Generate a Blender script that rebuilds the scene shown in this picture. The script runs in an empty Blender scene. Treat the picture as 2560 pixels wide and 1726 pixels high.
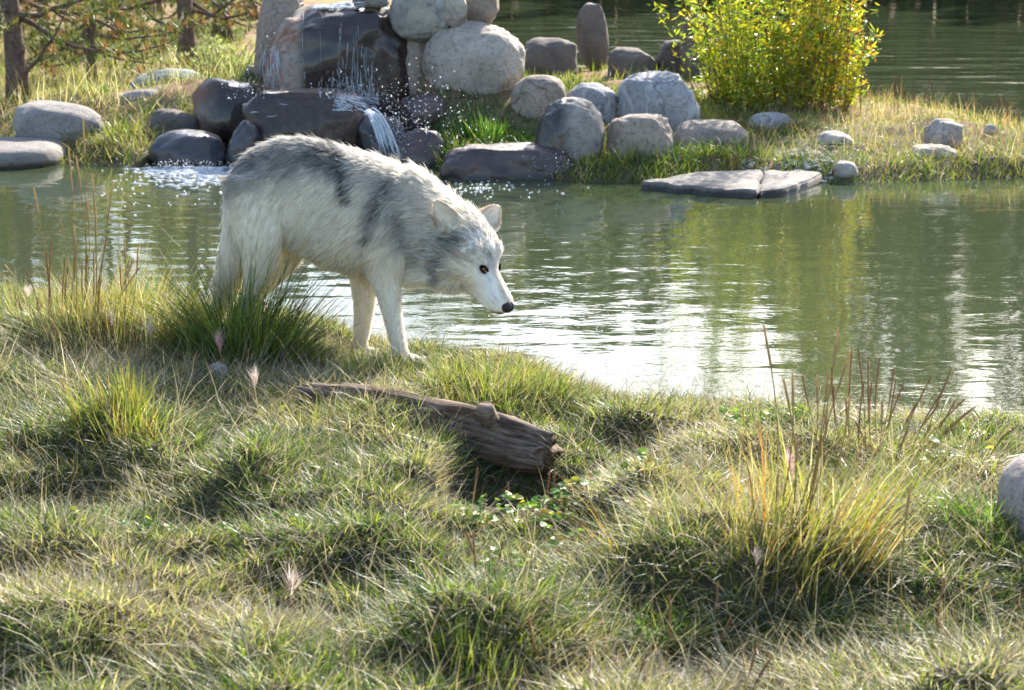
import bpy, bmesh, math, random
import numpy as np
from mathutils import Vector, Matrix
from mathutils.bvhtree import BVHTree
from mathutils.kdtree import KDTree

random.seed(7)
rng = np.random.default_rng(7)
R = math.radians
sc = bpy.context.scene
col = sc.collection

# ------------------------------------------------------------------ camera
CAM_H, PITCH, FPX = 1.72, R(13.0), 4777.0
cd = bpy.data.cameras.new('camera')
cam = bpy.data.objects.new('camera', cd)
col.objects.link(cam)
cam.location = (0, 0, CAM_H)
cam.rotation_euler = (R(90) - PITCH, 0, 0)
cd.sensor_width = 36.0
cd.lens = 36.0 * FPX / 2560.0
cd.clip_start, cd.clip_end = 0.1, 2000.0
cd.dof.use_dof = True
cd.dof.focus_distance = 7.4
cd.dof.aperture_fstop = 7.0
sc.camera = cam

# ------------------------------------------------------------------ light
SUN_EL, SUN_AZ = R(32.0), R(24.0)            # azimuth measured from +Y towards +X
w = bpy.data.worlds.new('World')
sc.world = w
w.use_nodes = True
nt = w.node_tree
nt.nodes.clear()
sky = nt.nodes.new('ShaderNodeTexSky')
sky.sky_type = 'NISHITA'
sky.sun_disc = False
sky.sun_elevation = SUN_EL
sky.sun_rotation = SUN_AZ
sky.air_density, sky.dust_density, sky.ozone_density = 1.0, 1.6, 1.0
bg = nt.nodes.new('ShaderNodeBackground')
bg.inputs['Strength'].default_value = 0.14
wo = nt.nodes.new('ShaderNodeOutputWorld')
nt.links.new(sky.outputs[0], bg.inputs['Color'])
nt.links.new(bg.outputs[0], wo.inputs['Surface'])
sd = bpy.data.lights.new('sun', 'SUN')
sd.energy = 5.0
sd.angle = R(0.53)
sd.color = (1.0, 0.95, 0.86)
sun = bpy.data.objects.new('sun', sd)
col.objects.link(sun)
sv = Vector((math.sin(SUN_AZ) * math.cos(SUN_EL), math.cos(SUN_AZ) * math.cos(SUN_EL), math.sin(SUN_EL)))
sun.rotation_euler = sv.to_track_quat('Z', 'Y').to_euler()
sun.location = (8, 20, 15)
sc.view_settings.view_transform = 'Standard'
sc.view_settings.look = 'None'
sc.view_settings.gamma = 1.0
sc.view_settings.use_curve_mapping = False
sc.view_settings.exposure = 1.64
sc.view_settings.use_white_balance = True
sc.view_settings.white_balance_temperature = 6550.0
sc.cycles.max_bounces = 12
sc.cycles.diffuse_bounces = 8
sc.cycles.glossy_bounces = 4
sc.cycles.transmission_bounces = 10
sc.cycles.sample_clamp_indirect = 6.0

# ------------------------------------------------------------------ helpers
CAMV = Vector((0, 0, CAM_H))
DV = np.array([0, math.cos(PITCH), -math.sin(PITCH)])
UV = np.array([0, math.sin(PITCH), math.cos(PITCH)])
def ray(px, py):
    return np.array([1.0, 0, 0]) * ((px - 1280) / FPX) + DV + UV * ((863 - py) / FPX)
def at(px, py, Y):
    d = ray(px, py)
    return Vector(np.array([0, 0, CAM_H]) + d * (Y / d[1]))
def gnd(px, py, z=0.0):
    d = ray(px, py)
    return Vector(np.array([0, 0, CAM_H]) + d * ((z - CAM_H) / d[2]))
def camvec(a, b, c):                          # right, away, up as seen by the viewer -> world direction
    return Vector(np.array([a, 0, 0]) + DV * b + UV * c)

def _hash(ix, iy, iz, s):
    h = (ix.astype(np.int64) * 374761393 + iy.astype(np.int64) * 668265263 + iz.astype(np.int64) * 2147483647 + s * 974634563) & 0xffffffff
    h = ((h ^ (h >> 13)) * 1274126177) & 0xffffffff
    h = ((h ^ (h >> 16)) * 2246822519) & 0xffffffff
    return ((h ^ (h >> 15)) & 0xffffff) / float(0xffffff)
def vnoise(x, y, z=0.0, s=0):
    x, y, z = np.broadcast_arrays(np.asarray(x, float), np.asarray(y, float), np.asarray(z, float))
    ix, iy, iz = np.floor(x), np.floor(y), np.floor(z)
    fx, fy, fz = x - ix, y - iy, z - iz
    fx, fy, fz = [t * t * t * (t * (t * 6 - 15) + 10) for t in (fx, fy, fz)]
    r = 0
    for a in (0, 1):
        for b in (0, 1):
            for c in (0, 1):
                wgt = (fx if a else 1 - fx) * (fy if b else 1 - fy) * (fz if c else 1 - fz)
                r = r + wgt * _hash(ix + a, iy + b, iz + c, s)
    return r
def fbm(x, y, z=0.0, s=0, o=4):
    r, a, t = 0, 0.5, 0
    for k in range(o):
        f = 2.03 ** k
        r = r + a * vnoise(np.asarray(x) * f + 7.1 * k, np.asarray(y) * f + 3.3 * k, np.asarray(z) * f, s + k)
        t += a
        a *= 0.5
    return r / t
def sstep(a, b, x):
    t = np.clip((x - a) / (b - a), 0, 1)
    return t * t * (3 - 2 * t)

def tag(o, label=None, cat=None, group=None, kind=None):
    if label: o['label'] = label
    if cat: o['category'] = cat
    if group: o['group'] = group
    if kind: o['kind'] = kind
    return o
def empty(name, loc=(0, 0, 0), rz=0.0):
    o = bpy.data.objects.new(name, None)
    o.location = loc
    o.rotation_euler = (0, 0, rz)
    o.empty_display_size = 0.1
    col.objects.link(o)
    return o
def link(name, me, mat=None, parent=None):
    o = bpy.data.objects.new(name, me)
    if mat is not None and not me.materials: me.materials.append(mat)
    col.objects.link(o)
    if parent is not None: o.parent = parent
    return o
def npmesh(name, V, T, Q=None, C=None, smooth=True):
    """V (n,3); T (m,3) triangles; Q (k,4) quads; C (n,3) colours"""
    me = bpy.data.meshes.new(name)
    V = np.asarray(V, np.float32)
    nT = 0 if T is None else len(T)
    nQ = 0 if Q is None else len(Q)
    me.vertices.add(len(V))
    me.vertices.foreach_set('co', V.ravel())
    loops = []
    if nT: loops.append(np.asarray(T, np.int32).ravel())
    if nQ: loops.append(np.asarray(Q, np.int32).ravel())
    loops = np.concatenate(loops)
    me.loops.add(len(loops))
    me.loops.foreach_set('vertex_index', loops)
    me.polygons.add(nT + nQ)
    starts = np.concatenate([np.arange(nT) * 3, nT * 3 + np.arange(nQ) * 4]).astype(np.int32)
    me.polygons.foreach_set('loop_start', starts)
    me.polygons.foreach_set('use_smooth', np.full(nT + nQ, smooth))
    me.update(calc_edges=True)
    if C is not None:
        a = me.color_attributes.new('col', 'FLOAT_COLOR', 'POINT')
        cc = np.ones((len(V), 4), np.float32)
        cc[:, :3] = C
        a.data.foreach_set('color', cc.ravel())
    return me

class MB:
    def __init__(s): s.V, s.T, s.Q, s.C, s.n = [], [], [], [], 0
    def add(s, V, T=None, Q=None, C=None):
        V = np.asarray(V, float)
        if T is not None and len(T): s.T.append(np.asarray(T) + s.n)
        if Q is not None and len(Q): s.Q.append(np.asarray(Q) + s.n)
        s.V.append(V)
        if C is None: C = (0.5, 0.5, 0.5)
        s.C.append(np.broadcast_to(np.asarray(C, float), (len(V), 3)))
        s.n += len(V)
        return s
    def tube(s, P, r, n=8, C=None, cap=True):
        P = np.asarray(P, float)
        r = np.broadcast_to(np.asarray(r, float), (len(P),))
        t = np.gradient(P, axis=0)
        t /= np.linalg.norm(t, axis=1)[:, None] + 1e-9
        ref = np.array([0.31, 0.22, 0.93]) if abs(t[0][2]) < 0.8 else np.array([0.93, 0.3, 0.1])
        V = []
        for i in range(len(P)):
            u = np.cross(t[i], ref); u /= np.linalg.norm(u)
            v = np.cross(t[i], u)
            a = np.linspace(0, 2 * math.pi, n, endpoint=False)
            V.append(P[i] + r[i] * (np.cos(a)[:, None] * u + np.sin(a)[:, None] * v))
        V = np.concatenate(V)
        i = np.arange(len(P) - 1)[:, None] * n
        k = np.arange(n)[None, :]
        k2 = (k + 1) % n
        Q = np.stack([i + k, i + k2, i + n + k2, i + n + k], -1).reshape(-1, 4)
        T = None
        if cap:
            V = np.concatenate([V, P[:1], P[-1:]])
            c0, c1 = len(V) - 2, len(V) - 1
            kk = np.arange(n)
            e = (len(P) - 1) * n
            T = np.concatenate([np.stack([(kk + 1) % n, kk, np.full(n, c0)], -1),
                                np.stack([e + kk, e + (kk + 1) % n, np.full(n, c1)], -1)])
        if C is not None and np.ndim(C) == 2:
            C = np.repeat(np.asarray(C), n, axis=0)
            if cap: C = np.concatenate([C, C[:1], C[-1:]])
        return s.add(V, T, Q, C)
    def mesh(s, name, smooth=True):
        return npmesh(name, np.concatenate(s.V), np.concatenate(s.T) if s.T else None,
                      np.concatenate(s.Q) if s.Q else None, np.concatenate(s.C), smooth)
    def build(s, name, mat, parent=None, smooth=True):
        return link(name, s.mesh(name, smooth), mat, parent)

def smooth_secs(arr, m):
    """Catmull-Rom through rows of numbers"""
    A = np.asarray(arr, float)
    t = np.linspace(0, len(A) - 1, m)
    out = []
    for q in t:
        k = min(int(q), len(A) - 2); f = q - k
        p0, p1, p2, p3 = A[max(k - 1, 0)], A[k], A[k + 1], A[min(k + 2, len(A) - 1)]
        out.append(0.5 * ((2 * p1) + (-p0 + p2) * f + (2 * p0 - 5 * p1 + 4 * p2 - p3) * f * f + (-p0 + 3 * p1 - 3 * p2 + p3) * f ** 3))
    return np.array(out)

def ico(sub):
    bm = bmesh.new()
    bmesh.ops.create_icosphere(bm, subdivisions=sub, radius=1.0)
    V = np.array([v.co[:] for v in bm.verts])
    T = np.array([[v.index for v in f.verts] for f in bm.faces])
    bm.free()
    return V, T
ICO = {k: ico(k) for k in (1, 2, 3, 4, 5)}

def blades(P, L, W, az, lean, bend, C0, C1, nseg=3, twist=None, taper=1.6, floor=None):
    """vectorised grass blades: P (n,3) roots, L length, W width, az lean azimuth, lean/bend radians, C0 root / C1 tip colours"""
    n = len(P)
    L, W, az, lean, bend = [np.broadcast_to(np.asarray(q, float), (n,)) for q in (L, W, az, lean, bend)]
    C0 = np.broadcast_to(C0, (n, 3)); C1 = np.broadcast_to(C1, (n, 3))
    if twist is None: twist = rng.uniform(0, math.pi, n)
    wd = np.stack([np.cos(twist), np.sin(twist), rng.uniform(-.25, .25, n)], -1)
    d = np.stack([np.cos(az), np.sin(az), np.zeros(n)], -1)
    p = P.copy()
    rows, cols_ = [], []
    for k in range(nseg + 1):
        s_ = k / nseg
        if k:
            th = lean + bend * ((k - 0.5) / nseg)
            p = p + (L / nseg)[:, None] * (np.sin(th)[:, None] * d + np.cos(th)[:, None] * np.array([0, 0, 1.0]))
            if floor is not None:
                f = floor(p[:, 0], p[:, 1]) + 0.004
                p[:, 2] = np.maximum(p[:, 2], f)
        c = C0 * (1 - s_) + C1 * s_
        if k < nseg:
            ww = (W * (1 - s_ ** taper) * 0.5)[:, None] * wd
            rows += [p - ww, p + ww]; cols_ += [c, c]
        else:
            rows.append(p); cols_.append(c)
    m = len(rows)
    V = np.stack(rows, 1).reshape(-1, 3)
    C = np.stack(cols_, 1).reshape(-1, 3)
    base = np.arange(n)[:, None] * m
    T = []
    for k in range(nseg - 1):
        a = 2 * k
        T += [np.concatenate([base + a, base + a + 1, base + a + 3], 1), np.concatenate([base + a, base + a + 3, base + a + 2], 1)]
    a = 2 * (nseg - 1)
    T.append(np.concatenate([base + a, base + a + 1, base + a + 2], 1))
    return V, np.concatenate(T), C

# ------------------------------------------------------------------ materials
def newmat(name):
    m = bpy.data.materials.new(name)
    m.use_nodes = True
    m.node_tree.nodes.clear()
    return m, m.node_tree.nodes, m.node_tree.links
def N(ns, t, **kw):
    n = ns.new(t)
    for k, v in kw.items():
        if k in n.inputs.keys(): n.inputs[k].default_value = v
        else: setattr(n, k, v)
    return n
def ramp(ns, stops):
    n = ns.new('ShaderNodeValToRGB')
    e = n.color_ramp.elements
    while len(e) < len(stops): e.new(0.5)
    for k, (p, c) in enumerate(stops):
        e[k].position = p
        e[k].color = (*c, 1) if len(c) == 3 else c
    return n

def leafmat(name, trans=0.4, rough=0.45, spec=0.4, sat=1.0, tint=(1, 1, 1)):
    """thin plant tissue: colour attribute, translucent so that back light glows through"""
    m, ns, ls = newmat(name)
    at_ = N(ns, 'ShaderNodeAttribute', attribute_name='col')
    nz = N(ns, 'ShaderNodeTexNoise', Scale=60.0, Detail=2.0)
    mp = N(ns, 'ShaderNodeMapRange'); mp.inputs['To Min'].default_value = 0.75; mp.inputs['To Max'].default_value = 1.25
    mul = N(ns, 'ShaderNodeVectorMath', operation='MULTIPLY')
    geo = N(ns, 'ShaderNodeNewGeometry')
    ls.new(geo.outputs['Position'], nz.inputs['Vector'])
    ls.new(nz.outputs['Fac'], mp.inputs['Value'])
    ls.new(at_.outputs['Color'], mul.inputs[0]); ls.new(mp.outputs[0], mul.inputs[1])
    pb = N(ns, 'ShaderNodeBsdfPrincipled', Roughness=rough)
    pb.inputs['Specular IOR Level'].default_value = spec
    tr = N(ns, 'ShaderNodeBsdfTranslucent')
    tc = N(ns, 'ShaderNodeVectorMath', operation='MULTIPLY'); tc.inputs[1].default_value = (1.25 * tint[0], 1.3 * tint[1], 0.7 * tint[2])
    mx = N(ns, 'ShaderNodeMixShader'); mx.inputs[0].default_value = trans
    out = N(ns, 'ShaderNodeOutputMaterial')
    ls.new(mul.outputs[0], pb.inputs['Base Color'])
    ls.new(mul.outputs[0], tc.inputs[0]); ls.new(tc.outputs[0], tr.inputs['Color'])
    ls.new(pb.outputs[0], mx.inputs[1]); ls.new(tr.outputs[0], mx.inputs[2]); ls.new(mx.outputs[0], out.inputs['Surface'])
    return m
def plain(name, c, rough=0.7, spec=0.3, noise=None, bump=0.0, scale=30.0, attr=False, trans=0.0):
    m, ns, ls = newmat(name)
    pb = N(ns, 'ShaderNodeBsdfPrincipled', Roughness=rough)
    pb.inputs['Specular IOR Level'].default_value = spec
    out = N(ns, 'ShaderNodeOutputMaterial')
    if trans:
        tr = N(ns, 'ShaderNodeBsdfTranslucent'); tr.inputs['Color'].default_value = (*c, 1)
        mxs = N(ns, 'ShaderNodeMixShader'); mxs.inputs[0].default_value = trans
        ls.new(pb.outputs[0], mxs.inputs[1]); ls.new(tr.outputs[0], mxs.inputs[2]); ls.new(mxs.outputs[0], out.inputs['Surface'])
    else:
        ls.new(pb.outputs[0], out.inputs['Surface'])
    tc = N(ns, 'ShaderNodeTexCoord')
    nz = N(ns, 'ShaderNodeTexNoise', Scale=scale, Detail=5.0, Roughness=0.6)
    ls.new(tc.outputs['Object'], nz.inputs['Vector'])
    if attr:
        at_ = N(ns, 'ShaderNodeAttribute', attribute_name='col')
        ls.new(at_.outputs['Color'], pb.inputs['Base Color'])
    else:
        c2 = noise or tuple(x * 0.6 for x in c)
        r_ = ramp(ns, [(0.3, c2), (0.7, c)])
        ls.new(nz.outputs['Fac'], r_.inputs[0]); ls.new(r_.outputs[0], pb.inputs['Base Color'])
    if bump:
        b = N(ns, 'ShaderNodeBump', Strength=bump, Distance=0.01)
        ls.new(nz.outputs['Fac'], b.inputs['Height']); ls.new(b.outputs[0], pb.inputs['Normal'])
    return m

def rockmat(name, light, dark, rough=0.85, wet=0.0, spot=(0.08, 0.07, 0.065), spot_amt=0.6, vein=None, stain=None, scale=1.0, wetmask=None, moss=0.0):
    """weathered boulder: broad tone patches, mineral specks, pits, optional wet film (dark and glossy)"""
    m, ns, ls = newmat(name)
    tc = N(ns, 'ShaderNodeTexCoord')
    oi = N(ns, 'ShaderNodeObjectInfo')
    off = N(ns, 'ShaderNodeVectorMath', operation='ADD')
    sc3 = N(ns, 'ShaderNodeVectorMath', operation='SCALE'); sc3.inputs['Scale'].default_value = 37.0
    ls.new(oi.outputs['Random'], sc3.inputs[0])
    ls.new(tc.outputs['Object'], off.inputs[0]); ls.new(sc3.outputs[0], off.inputs[1])
    n1 = N(ns, 'ShaderNodeTexNoise', Scale=3.2 * scale, Detail=8.0, Roughness=0.65, Distortion=0.4)
    n2 = N(ns, 'ShaderNodeTexNoise', Scale=28.0 * scale, Detail=6.0, Roughness=0.75)
    n3 = N(ns, 'ShaderNodeTexVoronoi', Scale=75.0 * scale)
    for n in (n1, n2, n3): ls.new(off.outputs[0], n.inputs['Vector'])
    r1 = ramp(ns, [(0.32, dark), (0.66, light)])
    ls.new(n1.outputs['Fac'], r1.inputs[0])
    r2 = ramp(ns, [(0.36, (1, 1, 1)), (0.5, (0, 0, 0))])
    ls.new(n2.outputs['Fac'], r2.inputs[0])
    sm = N(ns, 'ShaderNodeMath', operation='MULTIPLY'); sm.inputs[1].default_value = spot_amt
    ls.new(r2.outputs[0], sm.inputs[0])
    mx = N(ns, 'ShaderNodeMix', data_type='RGBA'); mx.inputs['B'].default_value = (*spot, 1)
    ls.new(sm.outputs[0], mx.inputs['Factor']); ls.new(r1.outputs[0], mx.inputs['A'])
    last = mx.outputs['Result']
    r3 = ramp(ns, [(0.05, (0.55, 0.52, 0.5)), (0.3, (1, 1, 1)), (0.8, (1.12, 1.1, 1.06))])
    ls.new(n3.outputs['Distance'], r3.inputs[0])
    m3 = N(ns, 'ShaderNodeMix', data_type='RGBA', blend_type='MULTIPLY'); m3.inputs['Factor'].default_value = 0.55
    ls.new(last, m3.inputs['A']); ls.new(r3.outputs[0], m3.inputs['B'])
    last = m3.outputs['Result']
    if stain:                                           # (colour, scale, low, high)
        ns_ = N(ns, 'ShaderNodeTexNoise', Scale=stain[1], Detail=5.0, Distortion=1.2)
        ls.new(off.outputs[0], ns_.inputs['Vector'])
        rs = ramp(ns, [(stain[2], (0, 0, 0)), (stain[3], (1, 1, 1))])
        ls.new(ns_.outputs['Fac'], rs.inputs[0])
        ms = N(ns, 'ShaderNodeMix', data_type='RGBA'); ms.inputs['B'].default_value = (*stain[0], 1)
        ls.new(rs.outputs[0], ms.inputs['Factor']); ls.new(last, ms.inputs['A'])
        last = ms.outputs['Result']
    if vein:
        wv = N(ns, 'ShaderNodeTexWave', Scale=vein[1], Distortion=14.0, Detail=4.0)
        ls.new(off.outputs[0], wv.inputs['Vector'])
        rv = ramp(ns, [(0.93, (0, 0, 0)), (1.0, (0.4, 0.4, 0.4))])
        ls.new(wv.outputs['Fac'], rv.inputs[0])
        mv = N(ns, 'ShaderNodeMix', data_type='RGBA'); mv.inputs['B'].default_value = (*vein[0], 1)
        ls.new(rv.outputs[0], mv.inputs['Factor']); ls.new(last, mv.inputs['A'])
        last = mv.outputs['Result']
    pb = N(ns, 'ShaderNodeBsdfPrincipled', Roughness=rough)
    pb.inputs['Specular IOR Level'].default_value = 0.35
    if wetmask:                                         # (axis, from, to): film of water over one side of the stone
        sp = N(ns, 'ShaderNodeSeparateXYZ'); ls.new(tc.outputs['Object'], sp.inputs[0])
        nw = N(ns, 'ShaderNodeTexNoise', Scale=5.0, Detail=5.0); ls.new(tc.outputs['Object'], nw.inputs['Vector'])
        ad = N(ns, 'ShaderNodeMath', operation='MULTIPLY_ADD'); ad.inputs[1].default_value = wetmask[3]
        ls.new(nw.outputs['Fac'], ad.inputs[0]); ls.new(sp.outputs[wetmask[0]], ad.inputs[2])
        mr = N(ns, 'ShaderNodeMapRange'); mr.inputs['From Min'].default_value = wetmask[1]; mr.inputs['From Max'].default_value = wetmask[2]
        ls.new(ad.outputs[0], mr.inputs['Value'])
        wetf = mr.outputs[0]
        dk = N(ns, 'ShaderNodeMix', data_type='RGBA', blend_type='MULTIPLY'); dk.inputs['B'].default_value = (0.10, 0.07, 0.058, 1)
        ls.new(wetf, dk.inputs['Factor']); ls.new(last, dk.inputs['A']); last = dk.outputs['Result']
        rr = N(ns, 'ShaderNodeMapRange'); rr.inputs['To Min'].default_value = rough; rr.inputs['To Max'].default_value = 0.32
        ls.new(wetf, rr.inputs['Value']); ls.new(rr.outputs[0], pb.inputs['Roughness']); cw_ = N(ns, 'ShaderNodeMath', operation='MULTIPLY'); cw_.inputs[1].default_value = 0.6; ls.new(wetf, cw_.inputs[0]); ls.new(cw_.outputs[0], pb.inputs['Coat Weight']); pb.inputs['Coat Roughness'].default_value = 0.14
    # hairline cracks in patches
    dst = N(ns, 'ShaderNodeTexNoise', Scale=6.0, Detail=3.0); ls.new(off.outputs[0], dst.inputs['Vector'])
    dad = N(ns, 'ShaderNodeVectorMath', operation='MULTIPLY_ADD'); dad.inputs[1].default_value = (.22, .22, .22)
    ls.new(dst.outputs['Color'], dad.inputs[0]); ls.new(off.outputs[0], dad.inputs[2])
    ck = N(ns, 'ShaderNodeTexVoronoi', feature='DISTANCE_TO_EDGE', Scale=3.4); ls.new(dad.outputs[0], ck.inputs['Vector'])
    ckr = ramp(ns, [(0.0, (1, 1, 1)), (0.022, (0, 0, 0))]); ls.new(ck.outputs['Distance'], ckr.inputs[0])
    ckm = N(ns, 'ShaderNodeTexNoise', Scale=2.2, Detail=1.0); ls.new(off.outputs[0], ckm.inputs['Vector'])
    ckq = ramp(ns, [(0.50, (0, 0, 0)), (0.60, (0.75, 0.75, 0.75))]); ls.new(ckm.outputs['Fac'], ckq.inputs[0])
    ckf = N(ns, 'ShaderNodeMath', operation='MULTIPLY'); ls.new(ckr.outputs[0], ckf.inputs[0]); ls.new(ckq.outputs[0], ckf.inputs[1])
    cm_ = N(ns, 'ShaderNodeMix', data_type='RGBA', blend_type='MULTIPLY'); cm_.inputs['B'].default_value = (0.28, 0.25, 0.23, 1)
    ls.new(ckf.outputs[0], cm_.inputs['Factor']); ls.new(last, cm_.inputs['A']); last = cm_.outputs['Result']
    # stone soaked dark just above the pond level
    gp = N(ns, 'ShaderNodeNewGeometry'); gs = N(ns, 'ShaderNodeSeparateXYZ'); ls.new(gp.outputs['Position'], gs.inputs[0])
    gn = N(ns, 'ShaderNodeTexNoise', Scale=7.0, Detail=3.0); ls.new(gp.outputs['Position'], gn.inputs['Vector'])
    ga = N(ns, 'ShaderNodeMath', operation='MULTIPLY_ADD'); ga.inputs[1].default_value = 0.05; ls.new(gn.outputs['Fac'], ga.inputs[0]); ls.new(gs.outputs['Z'], ga.inputs[2])
    gr = N(ns, 'ShaderNodeMapRange'); gr.inputs['From Min'].default_value = -0.045; gr.inputs['From Max'].default_value = -0.075; ls.new(ga.outputs[0], gr.inputs['Value'])
    gm = N(ns, 'ShaderNodeMix', data_type='RGBA', blend_type='MULTIPLY'); gm.inputs['B'].default_value = (0.30, 0.27, 0.24, 1)
    ls.new(gr.outputs[0], gm.inputs['Factor']); ls.new(last, gm.inputs['A']); last = gm.outputs['Result']
    ls.new(last, pb.inputs['Base Color'])
    if wet:
        pb.inputs['Coat Weight'].default_value = wet
        pb.inputs['Coat Roughness'].default_value = 0.12
    hb = N(ns, 'ShaderNodeMath', operation='MULTIPLY_ADD'); hb.inputs[1].default_value = 0.35
    ls.new(n2.outputs['Fac'], hb.inputs[0]); ls.new(n1.outputs['Fac'], hb.inputs[2])
    b = N(ns, 'ShaderNodeBump', Strength=0.7, Distance=0.06)
    ls.new(hb.outputs[0], b.inputs['Height']); ls.new(b.outputs[0], pb.inputs['Normal'])
    out = N(ns, 'ShaderNodeOutputMaterial'); ls.new(pb.outputs[0], out.inputs['Surface'])
    return m

# ================================================================== TERRAIN
WL = -0.12                                              # pond level
def shore(pts, z=WL):
    a = np.array([gnd(x, y, z)[:2] for x, y in pts])
    return a[:, 0], a[:, 1]
SN = shore([(-2200, 640), (-600, 690), (0, 735), (250, 768), (420, 806), (520, 818), (700, 830), (880, 858), (1050, 888), (1250, 930),
            (1400, 975), (1600, 1010), (1900, 1045), (2250, 1065), (2560, 1085), (3200, 1120), (5200, 1150)])
SF = shore([(-3500, 380), (-800, 393), (0, 404), (200, 413), (330, 418), (400, 398), (560, 372), (800, 350), (990, 360), (1060, 392), (1120, 425), (1300, 440), (1455, 456), (1600, 458),
            (1750, 452), (1950, 452), (2030, 458), (2150, 462), (2300, 452), (2560, 445), (3300, 430), (6000, 400)])
SB = shore([(1215, 196), (1400, 192), (1600, 185), (1750, 205), (2000, 232), (2100, 262), (2300, 296), (2450, 322), (2560, 338), (3200, 380), (6000, 390)])
SB = (np.concatenate([[SB[0][0] - 1.2, SB[0][0] - 0.7], SB[0]]), np.concatenate([[300, 40], SB[1]]))
def ynear(x): return np.interp(x, *SN) + 0.06 * (fbm(x * 3.0, 0, 0, 3) - 0.5) * 2
def yfar(x): return np.interp(x, *SF) + 0.10 * (fbm(x * 2.0, 5, 0, 4) - 0.5) * 2
def yback(x): return np.interp(x, *SB) + 0.25 * (fbm(x * 1.2, 9, 0, 5) - 0.5) * 2
# (px, py, radius x, radius y, height) on the near bank
NB = [(600, 880, .26, .24, .10), (120, 850, .55, .25, .04), (340, 890, .30, .2, .05), (330, 1140, .22, .16, .06), 
      (780, 1110, .2, .14, .04), (850, 1240, .45, .12, .05), (1550, 1290, .5, .12, .04), (1850, 1400, .3, .22, .05), (250, 1420, .5, .13, .05),
      (900, 1420, .4, .12, .05), (1180, 1640, .2, .12, .05), (450, 1620, .45, .12, .05), (2200, 1330, .3, .2, .04), (1250, 1030, .4, .16, .03),
      (100, 1260, .4, .1, -.05), (700, 1330, .5, .08, -.03), (600, 1530, .4, .07, -.03), (1300, 1560, .4, .07, -.04), (2000, 1640, .5, .12, -.04), (1500, 1130, .25, .1, -.03)]
NB = [(gnd(a, b)[0], gnd(a, b)[1], c, d, e) for a, b, c, d, e in NB]
HOLE = gnd(1300, 1208)
FB = [(at(850, 200, 15.3), 1.15, .8, .45), (at(1190, 200, 14.8), .75, .55, .30), (at(1500, 200, 15.4), 1.6, .6, .10), (at(1930, 200, 16.2), 1.2, .5, .10),
      (at(380, 200, 15.4), 1.2, .8, .14), (at(120, 200, 15.5), 1.0, .6, .10), (at(2330, 200, 14.6), .8, .4, .08)]
PAWS = [at(1008, 918, 7.35), at(903, 900, 7.55), at(632, 890, 7.355), at(655, 862, 7.545)]
def H(x, y):
    x = np.asarray(x, float); y = np.asarray(y, float)
    dn = ynear(x) - y
    df = np.minimum(y - yfar(x), yback(x) - y)
    dd = y - (45 + 6 * fbm(x * 0.05, 2, 0, 8))
    d = np.maximum(np.maximum(dn, df), dd)
    z = WL + np.where(d > 0, 0.10 * sstep(0, 0.28, d) + 0.03 * sstep(0.2, 1.5, d) + 0.012 * np.clip(d - 1.5, 0, 40), np.maximum(d * 0.5, -0.5))
    on = sstep(0.0, 0.45, dn)
    bump = 0.095 * (fbm(x * 2.3, y * 3.0, 0, 11, 3) - 0.5) * 2 + 0.062 * (fbm(x * 5.2, y * 8.0, 0, 12, 3) - 0.5) * 2
    for a, b, c, e, h in NB:
        bump = bump + h * np.exp(-((x - a) / c) ** 2 - ((y - b) / e) ** 2)
    hole = -0.42 * np.exp(-(np.abs((x - HOLE[0]) / .20)) ** 4 - (np.abs((y - HOLE[1] - .02) / .20)) ** 4) - .05 * np.exp(-((x - HOLE[0]) / .26) ** 2 - ((y - HOLE[1] + .25) / .14) ** 2)
    z = z + on * (bump + hole)
    for P in PAWS:                                      # the wolf's feet have trodden the edge of the bank flat
        k = np.exp(-((x - P[0] - .03) / .15) ** 2 - ((y - P[1]) / .13) ** 2)
        z = z * (1 - k) + (P[2] + .004) * k
    of = sstep(0.0, 0.5, df)
    fb = 0.05 * (fbm(x * 1.5, y * 1.5, 0, 13, 3) - 0.5) * 2 + 0.03 * (fbm(x * 5, y * 5, 0, 14, 2) - 0.5) * 2
    for P, rx, ry, h in FB:
        fb = fb + h * np.exp(-((x - P[0]) / rx) ** 2 - ((y - P[1]) / ry) ** 2)
    z = z + of * fb + np.where(y > 60, 0.012 * (y - 60), 0)
    return z
def axis(parts):
    out = []
    for a, b, n in parts: out += list(np.linspace(a, b, n, endpoint=False))
    return np.array(out)
gx = np.concatenate([-np.geomspace(14, 500, 18)[::-1], axis([(-12, -3.4, 55), (-3.4, 3.4, 175), (3.4, 12, 55)]), np.geomspace(12, 500, 18)])
gy = np.concatenate([-np.geomspace(1.5, 300, 12)[::-1], axis([(-1, 3.4, 12), (3.4, 9.0, 145), (9.0, 12, 16), (12, 19, 90), (19, 26, 45), (26, 60, 45)]), np.geomspace(60, 900, 24)])
GX, GY = np.meshgrid(gx, gy)
GZ = H(GX, GY)
nx, ny = len(gx), len(gy)
i = (np.arange(ny - 1)[:, None] * nx + np.arange(nx - 1)[None, :]).ravel()
Qg = np.stack([i, i + 1, i + nx + 1, i + nx], -1)
# near-bank height table for the blades
hx = np.arange(-5.0, 5.0, 0.02); hy = np.arange(2.5, 11.0, 0.02)
HXX, HYY = np.meshgrid(hx, hy)
HM = H(HXX, HYY)
def hlook(x, y):
    fx = np.clip((x - hx[0]) / 0.02, 0, len(hx) - 1.001); fy = np.clip((y - hy[0]) / 0.02, 0, len(hy) - 1.001)
    ix, iy = fx.astype(int), fy.astype(int)
    fx, fy = fx - ix, fy - iy
    return (HM[iy, ix] * (1 - fx) + HM[iy, ix + 1] * fx) * (1 - fy) + (HM[iy + 1, ix] * (1 - fx) + HM[iy + 1, ix + 1] * fx) * fy

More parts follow.
